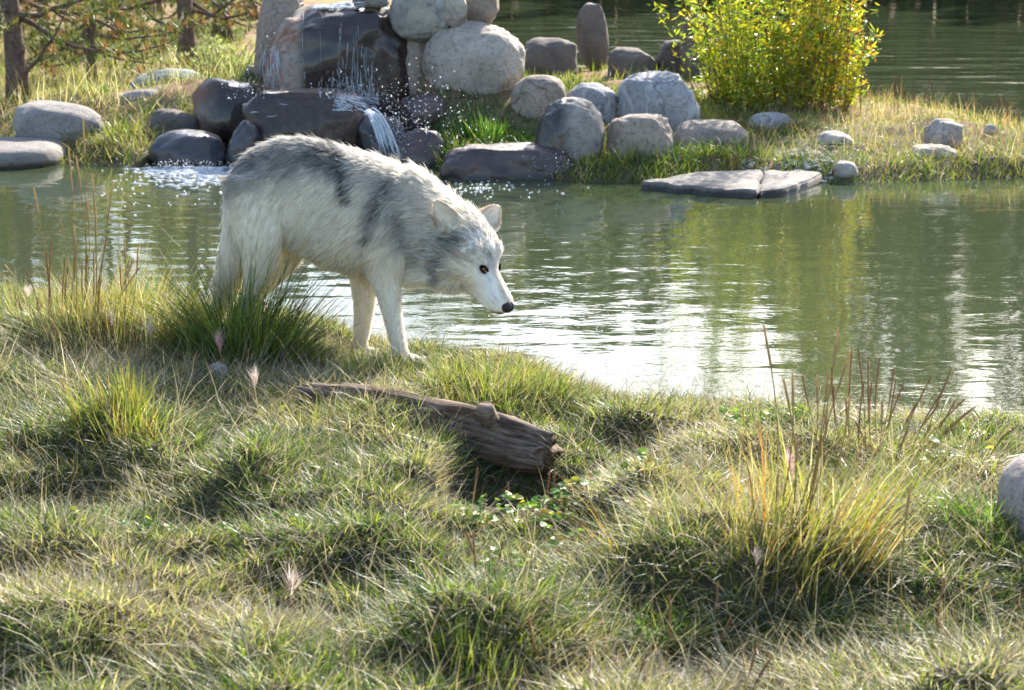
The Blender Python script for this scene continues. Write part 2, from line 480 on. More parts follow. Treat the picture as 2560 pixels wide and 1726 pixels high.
# ground: dark humus near the camera, dry straw-red litter under the far trees
mg, ns, ls = newmat('soil')
geo = N(ns, 'ShaderNodeNewGeometry')
n1 = N(ns, 'ShaderNodeTexNoise', Scale=1.6, Detail=8.0, Roughness=0.7); n2 = N(ns, 'ShaderNodeTexNoise', Scale=45.0, Detail=5.0, Roughness=0.7)
for n in (n1, n2): ls.new(geo.outputs['Position'], n.inputs['Vector'])
ra = ramp(ns, [(0.3, (0.035, 0.03, 0.02)), (0.5, (0.075, 0.062, 0.04)), (0.7, (0.10, 0.10, 0.045))])
rb = ramp(ns, [(0.3, (0.16, 0.085, 0.055)), (0.45, (0.30, 0.18, 0.11)), (0.58, (0.24, 0.22, 0.09)), (0.72, (0.10, 0.13, 0.04))])
for q in (ra, rb): ls.new(n1.outputs['Fac'], q.inputs[0])
sp = N(ns, 'ShaderNodeSeparateXYZ'); ls.new(geo.outputs['Position'], sp.inputs[0])
mr = N(ns, 'ShaderNodeMapRange'); mr.inputs['From Min'].default_value = 13.6; mr.inputs['From Max'].default_value = 15.5
ls.new(sp.outputs['Y'], mr.inputs['Value'])
mx = N(ns, 'ShaderNodeMix', data_type='RGBA'); ls.new(mr.outputs[0], mx.inputs['Factor']); ls.new(ra.outputs[0], mx.inputs['A']); ls.new(rb.outputs[0], mx.inputs['B'])
m2 = N(ns, 'ShaderNodeMix', data_type='RGBA', blend_type='MULTIPLY'); m2.inputs['Factor'].default_value = 0.6
r2 = ramp(ns, [(0.3, (0.45, 0.45, 0.45)), (0.7, (1.3, 1.3, 1.3))]); ls.new(n2.outputs['Fac'], r2.inputs[0])
ls.new(mx.outputs['Result'], m2.inputs['A']); ls.new(r2.outputs[0], m2.inputs['B'])
pb = N(ns, 'ShaderNodeBsdfPrincipled', Roughness=0.95); pb.inputs['Specular IOR Level'].default_value = 0.15
b = N(ns, 'ShaderNodeBump', Strength=0.8, Distance=0.02); ls.new(n2.outputs['Fac'], b.inputs['Height']); ls.new(b.outputs[0], pb.inputs['Normal'])
out = N(ns, 'ShaderNodeOutputMaterial'); ls.new(m2.outputs['Result'], pb.inputs['Base Color']); ls.new(pb.outputs[0], out.inputs['Surface'])
ground = link('ground', npmesh('ground', np.stack([GX, GY, GZ], -1).reshape(-1, 3), None, Qg), mg)
tag(ground, 'dark earth banks around the pond under the grass', 'ground', kind='structure')

# water: murky green, Fresnel reflection, ripples spreading from the foot of the fall
mw, ns, ls = newmat('pond_water')
FALL = gnd(700, 440, WL)
geo = N(ns, 'ShaderNodeNewGeometry')
def scaled(v):
    n = N(ns, 'ShaderNodeVectorMath', operation='MULTIPLY'); n.inputs[1].default_value = v
    ls.new(geo.outputs['Position'], n.inputs[0]); return n.outputs[0]
na = N(ns, 'ShaderNodeTexNoise', Scale=1.0, Detail=3.0, Roughness=0.45); ls.new(scaled((1.6, 3.2, 1)), na.inputs['Vector'])
nb = N(ns, 'ShaderNodeTexNoise', Scale=1.0, Detail=2.0, Roughness=0.5, Distortion=0.6); ls.new(scaled((5.0, 9.0, 1)), nb.inputs['Vector'])
nc = N(ns, 'ShaderNodeTexNoise', Scale=1.0, Detail=2.0, Roughness=0.5); ls.new(scaled((22.0, 30.0, 1)), nc.inputs['Vector'])
nd_ = N(ns, 'ShaderNodeTexNoise', Scale=1.0, Detail=2.0, Roughness=0.5); ls.new(scaled((0.5, 1.5, 1)), nd_.inputs['Vector'])
dv = N(ns, 'ShaderNodeVectorMath', operation='DISTANCE'); dv.inputs[1].default_value = (FALL[0], FALL[1], WL); ls.new(geo.outputs['Position'], dv.inputs[0])
ph = N(ns, 'ShaderNodeMath', operation='MULTIPLY_ADD'); ph.inputs[1].default_value = 26.0
dist2 = N(ns, 'ShaderNodeMath', operation='MULTIPLY'); dist2.inputs[1].default_value = 5.0; ls.new(na.outputs['Fac'], dist2.inputs[0])
ls.new(dv.outputs['Value'], ph.inputs[0]); ls.new(dist2.outputs[0], ph.inputs[2])
sn = N(ns, 'ShaderNodeMath', operation='SINE'); ls.new(ph.outputs[0], sn.inputs[0])
fo = N(ns, 'ShaderNodeMapRange'); fo.inputs['From Min'].default_value = 0.3; fo.inputs['From Max'].default_value = 6.5; fo.inputs['To Min'].default_value = 1.0; fo.inputs['To Max'].default_value = 0.12
ls.new(dv.outputs['Value'], fo.inputs['Value'])
rg = N(ns, 'ShaderNodeMath', operation='MULTIPLY'); ls.new(sn.outputs[0], rg.inputs[0]); ls.new(fo.outputs[0], rg.inputs[1])
def mad(a, k, c=None):
    n = N(ns, 'ShaderNodeMath', operation='MULTIPLY_ADD'); n.inputs[1].default_value = k; ls.new(a, n.inputs[0])
    if c is not None: ls.new(c, n.inputs[2])
    else: n.inputs[2].default_value = 0
    return n.outputs[0]
wv_ = N(ns, 'ShaderNodeSeparateXYZ'); ls.new(geo.outputs['Position'], wv_.inputs[0])
wi_ = N(ns, 'ShaderNodeMapRange'); wi_.inputs['From Min'].default_value = 14.0; wi_.inputs['From Max'].default_value = 20.0; wi_.inputs['To Min'].default_value = 1.0; wi_.inputs['To Max'].default_value = 3.0
ls.new(wv_.outputs['Y'], wi_.inputs['Value'])
sm_ = N(ns, 'ShaderNodeMath', operation='MULTIPLY'); ls.new(wi_.outputs[0], sm_.inputs[0])
ls.new(mad(na.outputs['Fac'], 0.0052, mad(nb.outputs['Fac'], 0.0014, mad(nc.outputs['Fac'], 0.00028))), sm_.inputs[1])
wf_ = N(ns, 'ShaderNodeMapRange'); wf_.inputs['From Min'].default_value = 15.0; wf_.inputs['From Max'].default_value = 22.0; wf_.inputs['To Max'].default_value = 0.10
ls.new(wv_.outputs['Y'], wf_.inputs['Value'])
sw_ = N(ns, 'ShaderNodeMath', operation='MULTIPLY_ADD'); ls.new(wf_.outputs[0], sw_.inputs[0]); ls.new(nd_.outputs['Fac'], sw_.inputs[1]); ls.new(sm_.outputs[0], sw_.inputs[2])
hh = mad(rg.outputs[0], 0.0006, sw_.outputs[0])
bp = N(ns, 'ShaderNodeBump', Strength=1.0, Distance=1.0); ls.new(hh, bp.inputs['Height'])
pb = N(ns, 'ShaderNodeBsdfPrincipled', Roughness=0.02, IOR=1.333)
pb.inputs['Base Color'].default_value = (0.040, 0.052, 0.026, 1)
ls.new(bp.outputs[0], pb.inputs['Normal'])
out = N(ns, 'ShaderNodeOutputMaterial'); ls.new(pb.outputs[0], out.inputs['Surface'])
wx = np.concatenate([np.linspace(-60, -5, 12, endpoint=False), np.linspace(-5, 5, 50, endpoint=False), np.linspace(5, 60, 13)])
t = np.linspace(0, 1, 16) ** 1.5
WX = np.repeat(wx[None, :], 16, 0)
WY = (ynear(wx) - 0.35)[None, :] * (1 - t[:, None]) + 62 * t[:, None]
i = (np.arange(15)[:, None] * len(wx) + np.arange(len(wx) - 1)[None, :]).ravel()
water = link('pond_water', npmesh('pond_water', np.stack([WX, WY, np.full_like(WX, WL)], -1).reshape(-1, 3), None, np.stack([i, i + 1, i + 1 + len(wx), i + len(wx)], -1)), mw)
tag(water, 'rippled green pond water reflecting trees and bright sky', 'water', kind='structure')

# ================================================================== ROCKS
RM = {}
RM['tan'] = rockmat('granite_tan', (0.37, 0.30, 0.245), (0.22, 0.18, 0.145), stain=((0.13, 0.10, 0.09), 4.0, 0.60, 0.78))
RM['pale'] = rockmat('granite_pale', (0.46, 0.40, 0.34), (0.26, 0.22, 0.185), stain=((0.16, 0.12, 0.10), 3.0, 0.60, 0.80), spot_amt=0.5)
RM['grey'] = rockmat('stone_grey', (0.29, 0.265, 0.245), (0.175, 0.16, 0.15))
RM['bluegrey'] = rockmat('stone_blue_grey', (0.36, 0.36, 0.37), (0.22, 0.22, 0.235), vein=((0.55, 0.54, 0.52), 1.4), stain=((0.30, 0.23, 0.15), 5.0, 0.66, 0.8))
RM['green'] = rockmat('stone_green_grey', (0.22, 0.26, 0.23), (0.13, 0.165, 0.15), vein=((0.5, 0.5, 0.48), 0.9))
RM['banded'] = rockmat('stone_banded', (0.34, 0.33, 0.30), (0.22, 0.21, 0.185), vein=((0.58, 0.57, 0.55), 1.0), stain=((0.40, 0.37, 0.31), 4.0, 0.5, 0.75))
RM['wetblue'] = rockmat('stone_wet_dark', (0.045, 0.043, 0.052), (0.014, 0.014, 0.018), rough=0.25, wet=0.5, spot_amt=0.2)
RM['wetbrown'] = rockmat('stone_wet_brown', (0.06, 0.034, 0.024), (0.018, 0.012, 0.010), rough=0.3, wet=0.35, stain=((0.09, 0.045, 0.028), 5.0, 0.5, 0.7))
RM['redwet'] = rockmat('stone_wet_red', (0.10, 0.062, 0.052), (0.032, 0.022, 0.021), rough=0.4, wet=0.4)
RM['halfbrown'] = rockmat('stone_brown_dry_rim', (0.33, 0.27, 0.23), (0.20, 0.155, 0.13), wetmask=('X', -0.16, 0.02, 0.16), stain=((0.20, 0.11, 0.078), 3.0, 0.40, 0.62))
RM['main'] = rockmat('stone_fall_face', (0.40, 0.34, 0.29), (0.24, 0.19, 0.16), wetmask=('X', -0.27, -0.20, 0.10), stain=((0.24, 0.12, 0.075), 3.5, 0.45, 0.62))
RM['half'] = rockmat('stone_two_tone', (0.38, 0.35, 0.315), (0.23, 0.20, 0.18), wetmask=('X', 0.10, -0.02, 0.16), stain=((0.15, 0.10, 0.085), 5.0, 0.58, 0.7))
RM['slab'] = rockmat('slab_concrete', (0.25, 0.225, 0.205), (0.15, 0.135, 0.12), spot_amt=0.4, wetmask=('Z', -0.015, -0.05, 0.03))
RM['mud'] = rockmat('stone_muddy', (0.17, 0.14, 0.12), (0.09, 0.075, 0.065))
RM['near'] = rockmat('granite_speckled', (0.44, 0.37, 0.34), (0.32, 0.27, 0.25), scale=2.6, spot=(0.10, 0.085, 0.085), spot_amt=0.85)

def rockshape(seed, sub=4, pw=2.5, lump=0.22, cuts=6, fine=0.075, cutdepth=(0.72, 0.92)):
    V, T = ICO[sub]
    r_ = np.random.default_rng(seed)
    p = np.sign(V) * np.abs(V) ** (2.0 / pw)
    o = r_.uniform(-50, 50, 3)
    q = V * 0.95 + o
    d = 1 + lump * 2 * (fbm(q[:, 0], q[:, 1], q[:, 2], seed % 97, 2) - 0.5)
    p = p * d[:, None]
    for k in range(cuts):
        n_ = r_.normal(size=3); n_ /= np.linalg.norm(n_)
        off = r_.uniform(*cutdepth) * np.max(p @ n_)
        ex = np.maximum(p @ n_ - off, 0)
        p = p - (ex * 0.8)[:, None] * n_
    q = V * 4.2 + o
    f = fine * 2 * (fbm(q[:, 0], q[:, 1], q[:, 2], 3 + seed % 89, 3) - 0.5)
    q = V * 14 + o
    f = f + fine * 0.35 * 2 * (fbm(q[:, 0], q[:, 1], q[:, 2], 5 + seed % 83, 2) - 0.5)
    p = p * (1 + f)[:, None]
    lo, hi = p.min(0), p.max(0)
    return (p - (lo + hi) / 2) / (hi - lo), T         # unit bounding box
ROCKS = {}
def rock(name, label, box, Y, mat, depth=0.85, below=0.12, seed=1, sub=4, tilt=0.0, rz=0.0, sit=None, group=None, kind_cat='rock', **kw):
    x0, y0, x1, y1 = box
    c = at((x0 + x1) / 2, (y0 + y1) / 2, Y)
    mpp = (np.array(c) - np.array([0, 0, CAM_H])) @ DV / FPX
    wd, ht = (x1 - x0) * mpp, (y1 - y0) * mpp * (1 + below)
    p, T = rockshape(seed, sub, **kw)
    ca, sa = math.cos(tilt), math.sin(tilt)
    if tilt or rz:
        p = p * np.array([wd, wd * depth, ht])
        p = np.stack([p[:, 0] * ca - p[:, 2] * sa, p[:, 1], p[:, 0] * sa + p[:, 2] * ca], -1)
        cz, sz = math.cos(rz), math.sin(rz)
        p = np.stack([p[:, 0] * cz - p[:, 1] * sz, p[:, 0] * sz + p[:, 1] * cz, p[:, 2]], -1)
        lo, hi = p.min(0), p.max(0)
        p = (p - (lo + hi) / 2) / (hi - lo)
    p = p * np.array([wd, wd * depth, ht])
    o = link(name, npmesh(name, p, T), RM[mat])
    o.location = (c[0], Y, c[2] - ht * below / (1 + below) / 2)
    if sit is not None: o.location.z = float(H(np.array([c[0]]), np.array([Y]))[0]) + ht * (.5 - sit)
    tag(o, label, kind_cat, group)
    ROCKS[name + str(len(ROCKS))] = o
    return o
G = 'boulders of the waterfall'
rock('flat_stone', 'flat grey slab sloping into the pond below the rounded grey boulder', (-90, 350, 162, 414), 13.95, 'slab', seed=3, depth=1.2, pw=2.9, lump=.08, cuts=2, fine=.02, below=.3)
rock('boulder', 'smooth grey boulder beside the leaning pine trunk', (28, 254, 262, 350), 14.45, 'grey', seed=4, pw=2.3, lump=.15, cuts=3, below=.25, tilt=-.12)
rock('boulder', 'green-grey boulder streaked white under the pale shrub', (322, 172, 530, 270), 16.05, 'green', seed=5, pw=2.4, lump=.12, cuts=3, below=.4)
rock('boulder', 'low furrowed grey stone in front of the green-grey boulder', (268, 221, 445, 300), 15.25, 'grey', seed=6, pw=2.7, lump=.25, below=.3)
rock('boulder', 'pale-topped squat stone wedged against the brown wet boulder', (415, 220, 512, 300), 15.15, 'grey', seed=7, pw=3.0, lump=.2, below=.3)
rock('boulder', 'dark shaded stone beneath the furrowed grey stone', (375, 272, 500, 352), 14.5, 'mud', seed=8, below=.3)
rock('boulder', 'large brown wet boulder with a dry grey rim left of the fall', (478, 194, 672, 372), 14.6, 'halfbrown', seed=91, pw=2.3, lump=.15, cuts=3, below=.25, tilt=.35)
rock('boulder', 'blue-black wet rounded boulder rising from foaming water', (366, 324, 572, 440), 13.9, 'wetblue', seed=10, pw=2.2, lump=.15, cuts=3, below=.3)
rock('boulder', 'narrow dark blue wet stone between foam and ledge', (556, 300, 655, 455), 13.75, 'wetblue', seed=11, lump=.2, below=.2, tilt=-.4)
rock('boulder', 'small tan stone behind the brown wet boulder', (598, 162, 660, 215), 15.6, 'tan', seed=12, below=.3)
rock('boulder', 'tall pale upright slab standing behind the fall', (632, -70, 765, 265), 15.5, 'tan', seed=13, depth=.9, pw=2.5, lump=.18, cuts=4, sub=5, tilt=-.12)
rock('boulder', 'huge dark wet rock face with a dry tan side under the falling water', (664, 6, 1052, 340), 15.1, 'main', seed=114, depth=.75, pw=3.0, lump=.16, cuts=4, sub=5, below=.3)
rock('boulder', 'smooth tan rock bulging between wet face and large pale boulder', (975, 80, 1080, 275), 14.95, 'tan', seed=15, depth=1.0, pw=2.5, lump=.2, tilt=-.1)
rock('ledge_rock', 'broad black wet ledge catching the fall', (606, 224, 935, 352), 14.05, 'wetbrown', seed=16, depth=.62, pw=3.4, lump=.25, cuts=6, sub=5, below=.3)
rock('boulder', 'blue-grey splashed rock under the lip of the ledge', (895, 285, 1025, 440), 13.9, 'wetblue', seed=17, pw=2.6, lump=.2, below=.3, tilt=.2)
rock('boulder', 'wide wet stone under the black ledge', (640, 300, 920, 470), 14.3, 'wetbrown', seed=18, pw=3.0, lump=.2, below=.2)
rock('boulder', 'dark red wet stone in the spray beside the fall', (1000, 235, 1120, 330), 14.4, 'redwet', seed=19, pw=2.5)
rock('boulder', 'low dark red stone at the water in the spray', (990, 320, 1115, 455), 13.75, 'redwet', seed=20, pw=2.6, below=.3)
rock('boulder', 'banded grey boulder crowning the fall', (968, -45, 1140, 88), 14.9, 'banded', seed=21, depth=.9, pw=2.8, lump=.15, sub=5)
rock('boulder', 'small sunlit stone between the two crowning boulders', (1105, -20, 1168, 66), 14.75, 'pale', seed=22)
rock('boulder', 'dark striped boulder at the right end of the crown', (1150, -45, 1248, 54), 15.0, 'tan', seed=23, pw=2.6)
rock('boulder', 'thin flat stone lying over the spout', (880, -15, 975, 16), 14.9, 'grey', seed=24, depth=.8, pw=3)
rock('boulder', 'tan wedge of stone under the banded boulder', (880, 12, 1000, 105), 15.0, 'tan', seed=25, tilt=-.5)
rock('boulder', 'great pale egg-shaped boulder right of the fall', (1056, 50, 1314, 262), 14.85, 'pale', seed=26, depth=.85, pw=2.25, lump=.14, cuts=4, sub=5, below=.06, tilt=-.25)
rock('boulder', 'tan rounded stone leaning on the egg-shaped boulder', (1276, 186, 1420, 312), 14.5, 'tan', seed=27, pw=2.6, lump=.14, cuts=3, tilt=.1)
rock('boulder', 'two-tone boulder with a dark wet stain on one side', (1334, 244, 1514, 440), 13.4, 'half', seed=28, pw=2.3, lump=.12, cuts=3, sub=5, tilt=-.3)
rock('boulder', 'pale sunlit stone behind the two-tone boulder', (1408, 207, 1545, 315), 14.75, 'bluegrey', seed=29, pw=2.5, lump=.16, below=.2, tilt=-.2)
rock('boulder', 'large pale blue-grey dome boulder in front of the willow', (1542, 180, 1752, 345), 14.75, 'bluegrey', seed=30, pw=2.3, lump=.14, cuts=4, sub=5, below=.2)
rock('boulder', 'boxy tan rock with a chipped lower corner', (1514, 284, 1684, 432), 13.45, 'tan', seed=31, pw=3.6, lump=.14, cuts=5, sub=5)
rock('boulder', 'loaf-shaped pale rock behind a green tussock', (1676, 302, 1868, 402), 13.95, 'tan', seed=32, pw=3.0, lump=.10, cuts=3, below=.2)
rock('boulder', 'long low dark wet rock lying in the pond', (1098, 360, 1458, 470), 13.25, 'redwet', seed=33, depth=.55, pw=2.5, lump=.2, cuts=5, sub=5, below=.35, tilt=-.06)
rock('boulder', 'half-buried tan stone above the bright grass clump', (1225, 262, 1350, 340), 14.6, 'tan', seed=34, tilt=-.4)
SLABS = []
def shore_slab(label, poly, Y0, thick, seed):
    """flat poured slab at the water's edge, outline in plan, slightly uneven top"""
    pts = []
    for (a0, b0), (a1, b1) in zip(poly, poly[1:] + poly[:1]):
        for t_ in np.linspace(0, 1, max(2, int(math.hypot(a1 - a0, (b1 - b0) * 3) / 16)), endpoint=False):
            pts.append(gnd(a0 + (a1 - a0) * t_ + 4 * math.sin(a0 * 3 + 40 * t_), b0 + (b1 - b0) * t_ + 1.6 * math.sin(b0 + 31 * t_), -0.062))
    bm = bmesh.new()
    c = sum((Vector(p) for p in pts), Vector()) / len(pts)
    vs = [bm.verts.new((p[0] - c[0], p[1] - c[1], 0)) for p in pts]
    f = bm.faces.new(vs)
    e = bmesh.ops.extrude_face_region(bm, geom=[f])
    bmesh.ops.translate(bm, vec=(0, 0, -thick), verts=[v for v in e['geom'] if isinstance(v, bmesh.types.BMVert)])
    bmesh.ops.recalc_face_normals(bm, faces=bm.faces)
    bmesh.ops.bevel(bm, geom=[x for x in bm.edges], offset=0.009, segments=2, affect='EDGES')
    bmesh.ops.triangulate(bm, faces=bm.faces)
    bmesh.ops.subdivide_edges(bm, edges=bm.edges, cuts=2, use_grid_fill=True)
    for v in bm.verts:
        k = float(fbm(v.co.x * 5 + seed, v.co.y * 5, v.co.z * 5, 2, 3)) - 0.5
        v.co.z += 0.02 * k
        v.co.x += 0.03 * k
    me = bpy.data.meshes.new('shore_slab'); bm.to_mesh(me); bm.free()
    for p in me.polygons: p.use_smooth = True
    o = link('shore_slab', me, RM['slab'])
    o.location = (c[0], c[1], -0.062); o.rotation_euler = (R(1.2), R(-.5), 0)
    SLABS.append([(p[0], p[1]) for p in pts])
    tag(o, label, 'slab')
shore_slab('long pale concrete slab along the far waterline below the boxy rock', [(1606, 452), (1700, 436), (1800, 430), (1905, 428), (1893, 474), (1800, 468), (1700, 460)], 0, .25, 1)
shore_slab('short cracked-off concrete slab end beside the gravel', [(1910, 428), (2030, 430), (2058, 438), (1990, 463), (1898, 475)], 0, .25, 2)
rock('boulder', 'flat slate-grey stone in the grass under the willow', (1872, 282, 1985, 330), 14.65, 'bluegrey', seed=35, below=.5, sit=.6)
rock('boulder', 'whitish stone half sunk in the dry spit grass', (2036, 316, 2132, 368), 13.9, 'pale', seed=36, below=.4, sit=.6)
rock('boulder', 'pointed white stone on the grassy spit', (2312, 304, 2412, 378), 13.85, 'pale', seed=37, pw=2.1, below=.4, sit=.4, cuts=6)
rock('boulder', 'flat white stone behind low green leaves on the spit', (2276, 354, 2398, 404), 13.5, 'pale', seed=38, pw=2.6, below=.4, sit=.55)
rock('boulder', 'small rounded white stone at the end of the slab', (2082, 412, 2146, 460), 12.95, 'pale', seed=39, below=.4, sit=.6)
rock('boulder', 'small bluish stone by the back water behind the spit', (2455, 312, 2495, 346), 14.2, 'bluegrey', seed=40, below=.4, sit=.6)
rock('standing_stone', 'tall narrow brown stone standing in the back water', (1440, 8, 1522, 150), 20.5, 'mud', seed=41, pw=2.6, lump=.15, below=.2, tilt=.08)
rock('boulder', 'low muddy brown rock at the back waterline', (1518, 118, 1640, 205), 19.5, 'mud', seed=42, pw=3.4, below=.3)
rock('boulder', 'muddy brown rock behind the egg-shaped boulder', (1300, 95, 1445, 190), 19.8, 'mud', seed=43, pw=2.8, below=.3)
rock('boulder', 'dark brown rock beside the willow stems', (1700, 30, 1795, 175), 19.3, 'mud', seed=44, pw=2.8, below=.3)
rock('boulder', 'low brown rock joined to the back shore by the willow', (1640, 98, 1730, 178), 19.6, 'mud', seed=45, pw=3.2, below=.3)
rock('boulder', 'large speckled pinkish granite boulder at the edge of the near bank', (2500, 1132, 2830, 1480), 4.98, 'near', seed=46, depth=1.0, pw=3.0, lump=.08, cuts=1, fine=.02, sub=5, below=.1)
rock('stone', 'small pale broken stone among long grass below the dark tussock', (516, 905, 570, 960), 6.75, 'grey', seed=47, below=.3)

# ================================================================== LOG AND WOOD
mwood, ns, ls = newmat('weathered_wood')
tc = N(ns, 'ShaderNodeTexCoord')
mpn = N(ns, 'ShaderNodeMapping'); mpn.inputs['Scale'].default_value = (3.0, 75, 75); ls.new(tc.outputs['Object'], mpn.inputs['Vector'])
n1 = N(ns, 'ShaderNodeTexNoise', Scale=1.0, Detail=8.0, Roughness=0.7, Distortion=0.3); ls.new(mpn.outputs[0], n1.inputs['Vector'])
n2 = N(ns, 'ShaderNodeTexNoise', Scale=5.0, Detail=5.0); ls.new(tc.outputs['Object'], n2.inputs['Vector'])
r1 = ramp(ns, [(0.36, (0.030, 0.019, 0.013)), (0.48, (0.14, 0.098, 0.068)), (0.72, (0.30, 0.24, 0.185))]); ls.new(n1.outputs['Fac'], r1.inputs[0])
r2 = ramp(ns, [(0.42, (1, 1, 1)), (0.66, (0.42, 0.30, 0.22))]); ls.new(n2.outputs['Fac'], r2.inputs[0])
mx = N(ns, 'ShaderNodeMix', data_type='RGBA', blend_type='MULTIPLY'); mx.inputs['Factor'].default_value = 0.8
ls.new(r1.outputs[0], mx.inputs['A']); ls.new(r2.outputs[0], mx.inputs['B'])
pb = N(ns, 'ShaderNodeBsdfPrincipled', Roughness=0.85); pb.inputs['Specular IOR Level'].default_value = 0.25
bp = N(ns, 'ShaderNodeBump', Strength=0.9, Distance=0.006); ls.new(n1.outputs['Fac'], bp.inputs['Height'])
ls.new(mx.outputs['Result'], pb.inputs['Base Color']); ls.new(bp.outputs[0], pb.inputs['Normal'])
out = N(ns, 'ShaderNodeOutputMaterial'); ls.new(pb.outputs[0], out.inputs['Surface'])

def wood_tube(L, rad, seed, nl=60, n=40, groove=0.06, flat=0.0):
    """log along +X: splits and ridges run with the grain, broken ragged ends"""
    xs = np.linspace(0, L, nl); an = np.linspace(0, 2 * math.pi, n, endpoint=False)
    A, X = np.meshgrid(an, xs)
    ca, sa = np.cos(A), np.sin(A)
    r_ = np.interp(X, np.linspace(0, L, len(rad)), rad)
    g = fbm(X * 2.0, ca * 6 + seed, sa * 6, seed, 3) - 0.5
    g2 = fbm(X * 5.0, ca * 2.5 + seed, sa * 2.5, seed + 5, 3) - 0.5
    crack = -0.24 * np.exp(-((np.sin(A * 3 + seed + X * 0.9)) / 0.13) ** 2) * sstep(.35, .5, fbm(X * 3, A * 2, seed, 1)) - .22 * sstep(.55, .64, fbm(X * 4.5, ca * 1.2 + seed, sa * 1.2, seed + 9, 2))
    r_ = r_ * (1 + groove * 2 * g + 0.10 * g2 * 2 + crack)
    Xr = X + 0.05 * (fbm(ca * 4, sa * 4, seed, 2) - 0.5) * (sstep(0.8, 1, X / L) - sstep(0.2, 0, X / L)) * 2
    Z = r_ * sa
    if flat: Z = np.where(Z > 0, Z * (1 - flat), Z)
    V = np.stack([Xr, r_ * ca, Z], -1).reshape(-1, 3)
    i = np.arange(nl - 1)[:, None] * n; k = np.arange(n)[None, :]
    Q = np.stack([i + k, i + (k + 1) % n, i + n + (k + 1) % n, i + n + k], -1).reshape(-1, 4)
    V = np.concatenate([V, [[0.02, 0, 0], [L - 0.02, 0, 0]]])
    kk = np.arange(n); e = (nl - 1) * n
    T = np.concatenate([np.stack([(kk + 1) % n, kk, np.full(n, nl * n)], -1), np.stack([e + kk, e + (kk + 1) % n, np.full(n, nl * n + 1)], -1)])
    return V, T, Q
def frame_x(a, b):
    d = (Vector(b) - Vector(a)).normalized()
    return d.to_track_quat('X', 'Z')
LA, LB = gnd(765, 990, 0.075), gnd(1372, 1135, 0.012)
log = empty('fallen_log', LA); log.rotation_mode = 'QUATERNION'; log.rotation_quaternion = frame_x(LA, LB)
LL = (LB - LA).length
V, T, Q = wood_tube(LL, [.05, .078, .09, .092, .096, .09, .07], 3, nl=110, n=56)
link('trunk', npmesh('trunk', V, T, Q), mwood, log)
linv = Matrix.Translation(LA) @ log.rotation_quaternion.to_matrix().to_4x4()
linv = linv.inverted()
for (bx, by), (tx, ty), r0, sd_ in (((945, 1030), (940, 978), .024, 5), ((1236, 1078), (1208, 1020), .034, 6)):
    f = (bx - 765) / 607
    Yb = LA[1] * (1 - f) + LB[1] * f
    p0 = linv @ at(bx, by, Yb); p1 = linv @ at(tx, ty, Yb - 0.05)
    m_ = MB()
    t_ = np.linspace(0, 1, 7)
    P = np.array(p0)[None] * (1 - t_[:, None]) + np.array(p1)[None] * t_[:, None]
    m_.tube(P, r0 * np.array([2.0, 1.5, 1.15, 1.0, .95, .95, .85]), 14)
    st = m_.build('branch_stub', mwood, log)
    for v in st.data.vertices:
        k = float(fbm(v.co.x * 60, v.co.y * 60, v.co.z * 60, sd_, 2)) - .5
        v.co += Vector((k, k, k)) * 0.010
tag(log, 'weathered grey log with two broken branch stubs sunk in the grass', 'log')
def woodpiece(name, label, a, b, za, zb, rad, seed, flat=.5):
    A_, B_ = gnd(*a, za), gnd(*b, zb)
    V, T, Q = wood_tube((B_ - A_).length, rad, seed, nl=30, n=20, flat=flat)
    o = link(name, npmesh(name, V, T, Q), mwood)
    o.location = A_; o.rotation_mode = 'QUATERNION'; o.rotation_quaternion = frame_x(A_, B_)
    tag(o, label, 'driftwood')
woodpiece('driftwood', 'pale flat piece of wood lying behind the log', (800, 985), (945, 1003), .05, .05, [.02, .025, .025, .02], 11)
woodpiece('driftwood', 'short dark wood stub poking from the grass into the pond', (1410, 1018), (1496, 1022), -.07, -.085, [.018, .02, .022], 12)

# ================================================================== GRASS
M_GRASS = leafmat('grass', trans=0.48, rough=0.42, spec=0.4)
M_STRAW = leafmat('straw', trans=0.40, rough=0.48, spec=0.35, tint=(.9, .85, 1.1))
GREEN = np.array((0.070, 0.130, 0.023)); DEEP = np.array((0.026, 0.058, 0.018)); YEL = np.array((0.22, 0.245, 0.038))
STRAW = np.array((0.30, 0.25, 0.145)); PALE = np.array((0.46, 0.42, 0.32)); BROWN = np.array((0.14, 0.09, 0.05)); GOLD = np.array((0.30, 0.205, 0.07))
def mixc(a, b, t): return a * (1 - t)[:, None] + b * t[:, None]
def land_points(n, y0=3.75, y1=9.8, wmarg=1.22):
    y = np.sqrt(rng.uniform(y0 ** 2, y1 ** 2, n * 3))
    x = rng.uniform(-1, 1, n * 3) * (0.275 * y * wmarg + 0.25)
    ok = (ynear(x) - y > -0.03)
    hole = np.exp(-(np.abs((x - HOLE[0]) / .22)) ** 4 - (np.abs((y - HOLE[1] + .05) / .27)) ** 4)
    ok &= rng.uniform(size=len(x)) > hole * 2.5
    x, y = x[ok][:n], y[ok][:n]
    return x, y
def gbump(x, y, px, py, rx, ry):
    p = gnd(px, py)
    return np.exp(-((x - p[0]) / rx) ** 2 - ((y - p[1]) / ry) ** 2)
def dryness(x, y):
    d = fbm(x * 1.6, y * 2.0, 0, 21, 4)
    d = sstep(0.36, 0.66, d)
    d = d + 0.55 * gbump(x, y, 1800, 1300, .55, .5) + 0.4 * gbump(x, y, 300, 860, .4, .4) + .3 * gbump(x, y, 850, 1200, .5, .18) - .4 * gbump(x, y, 300, 1200, .5, .2) - .3 * gbump(x, y, 2300, 1600, .5, .25)
    return np.clip(d, 0, 1)
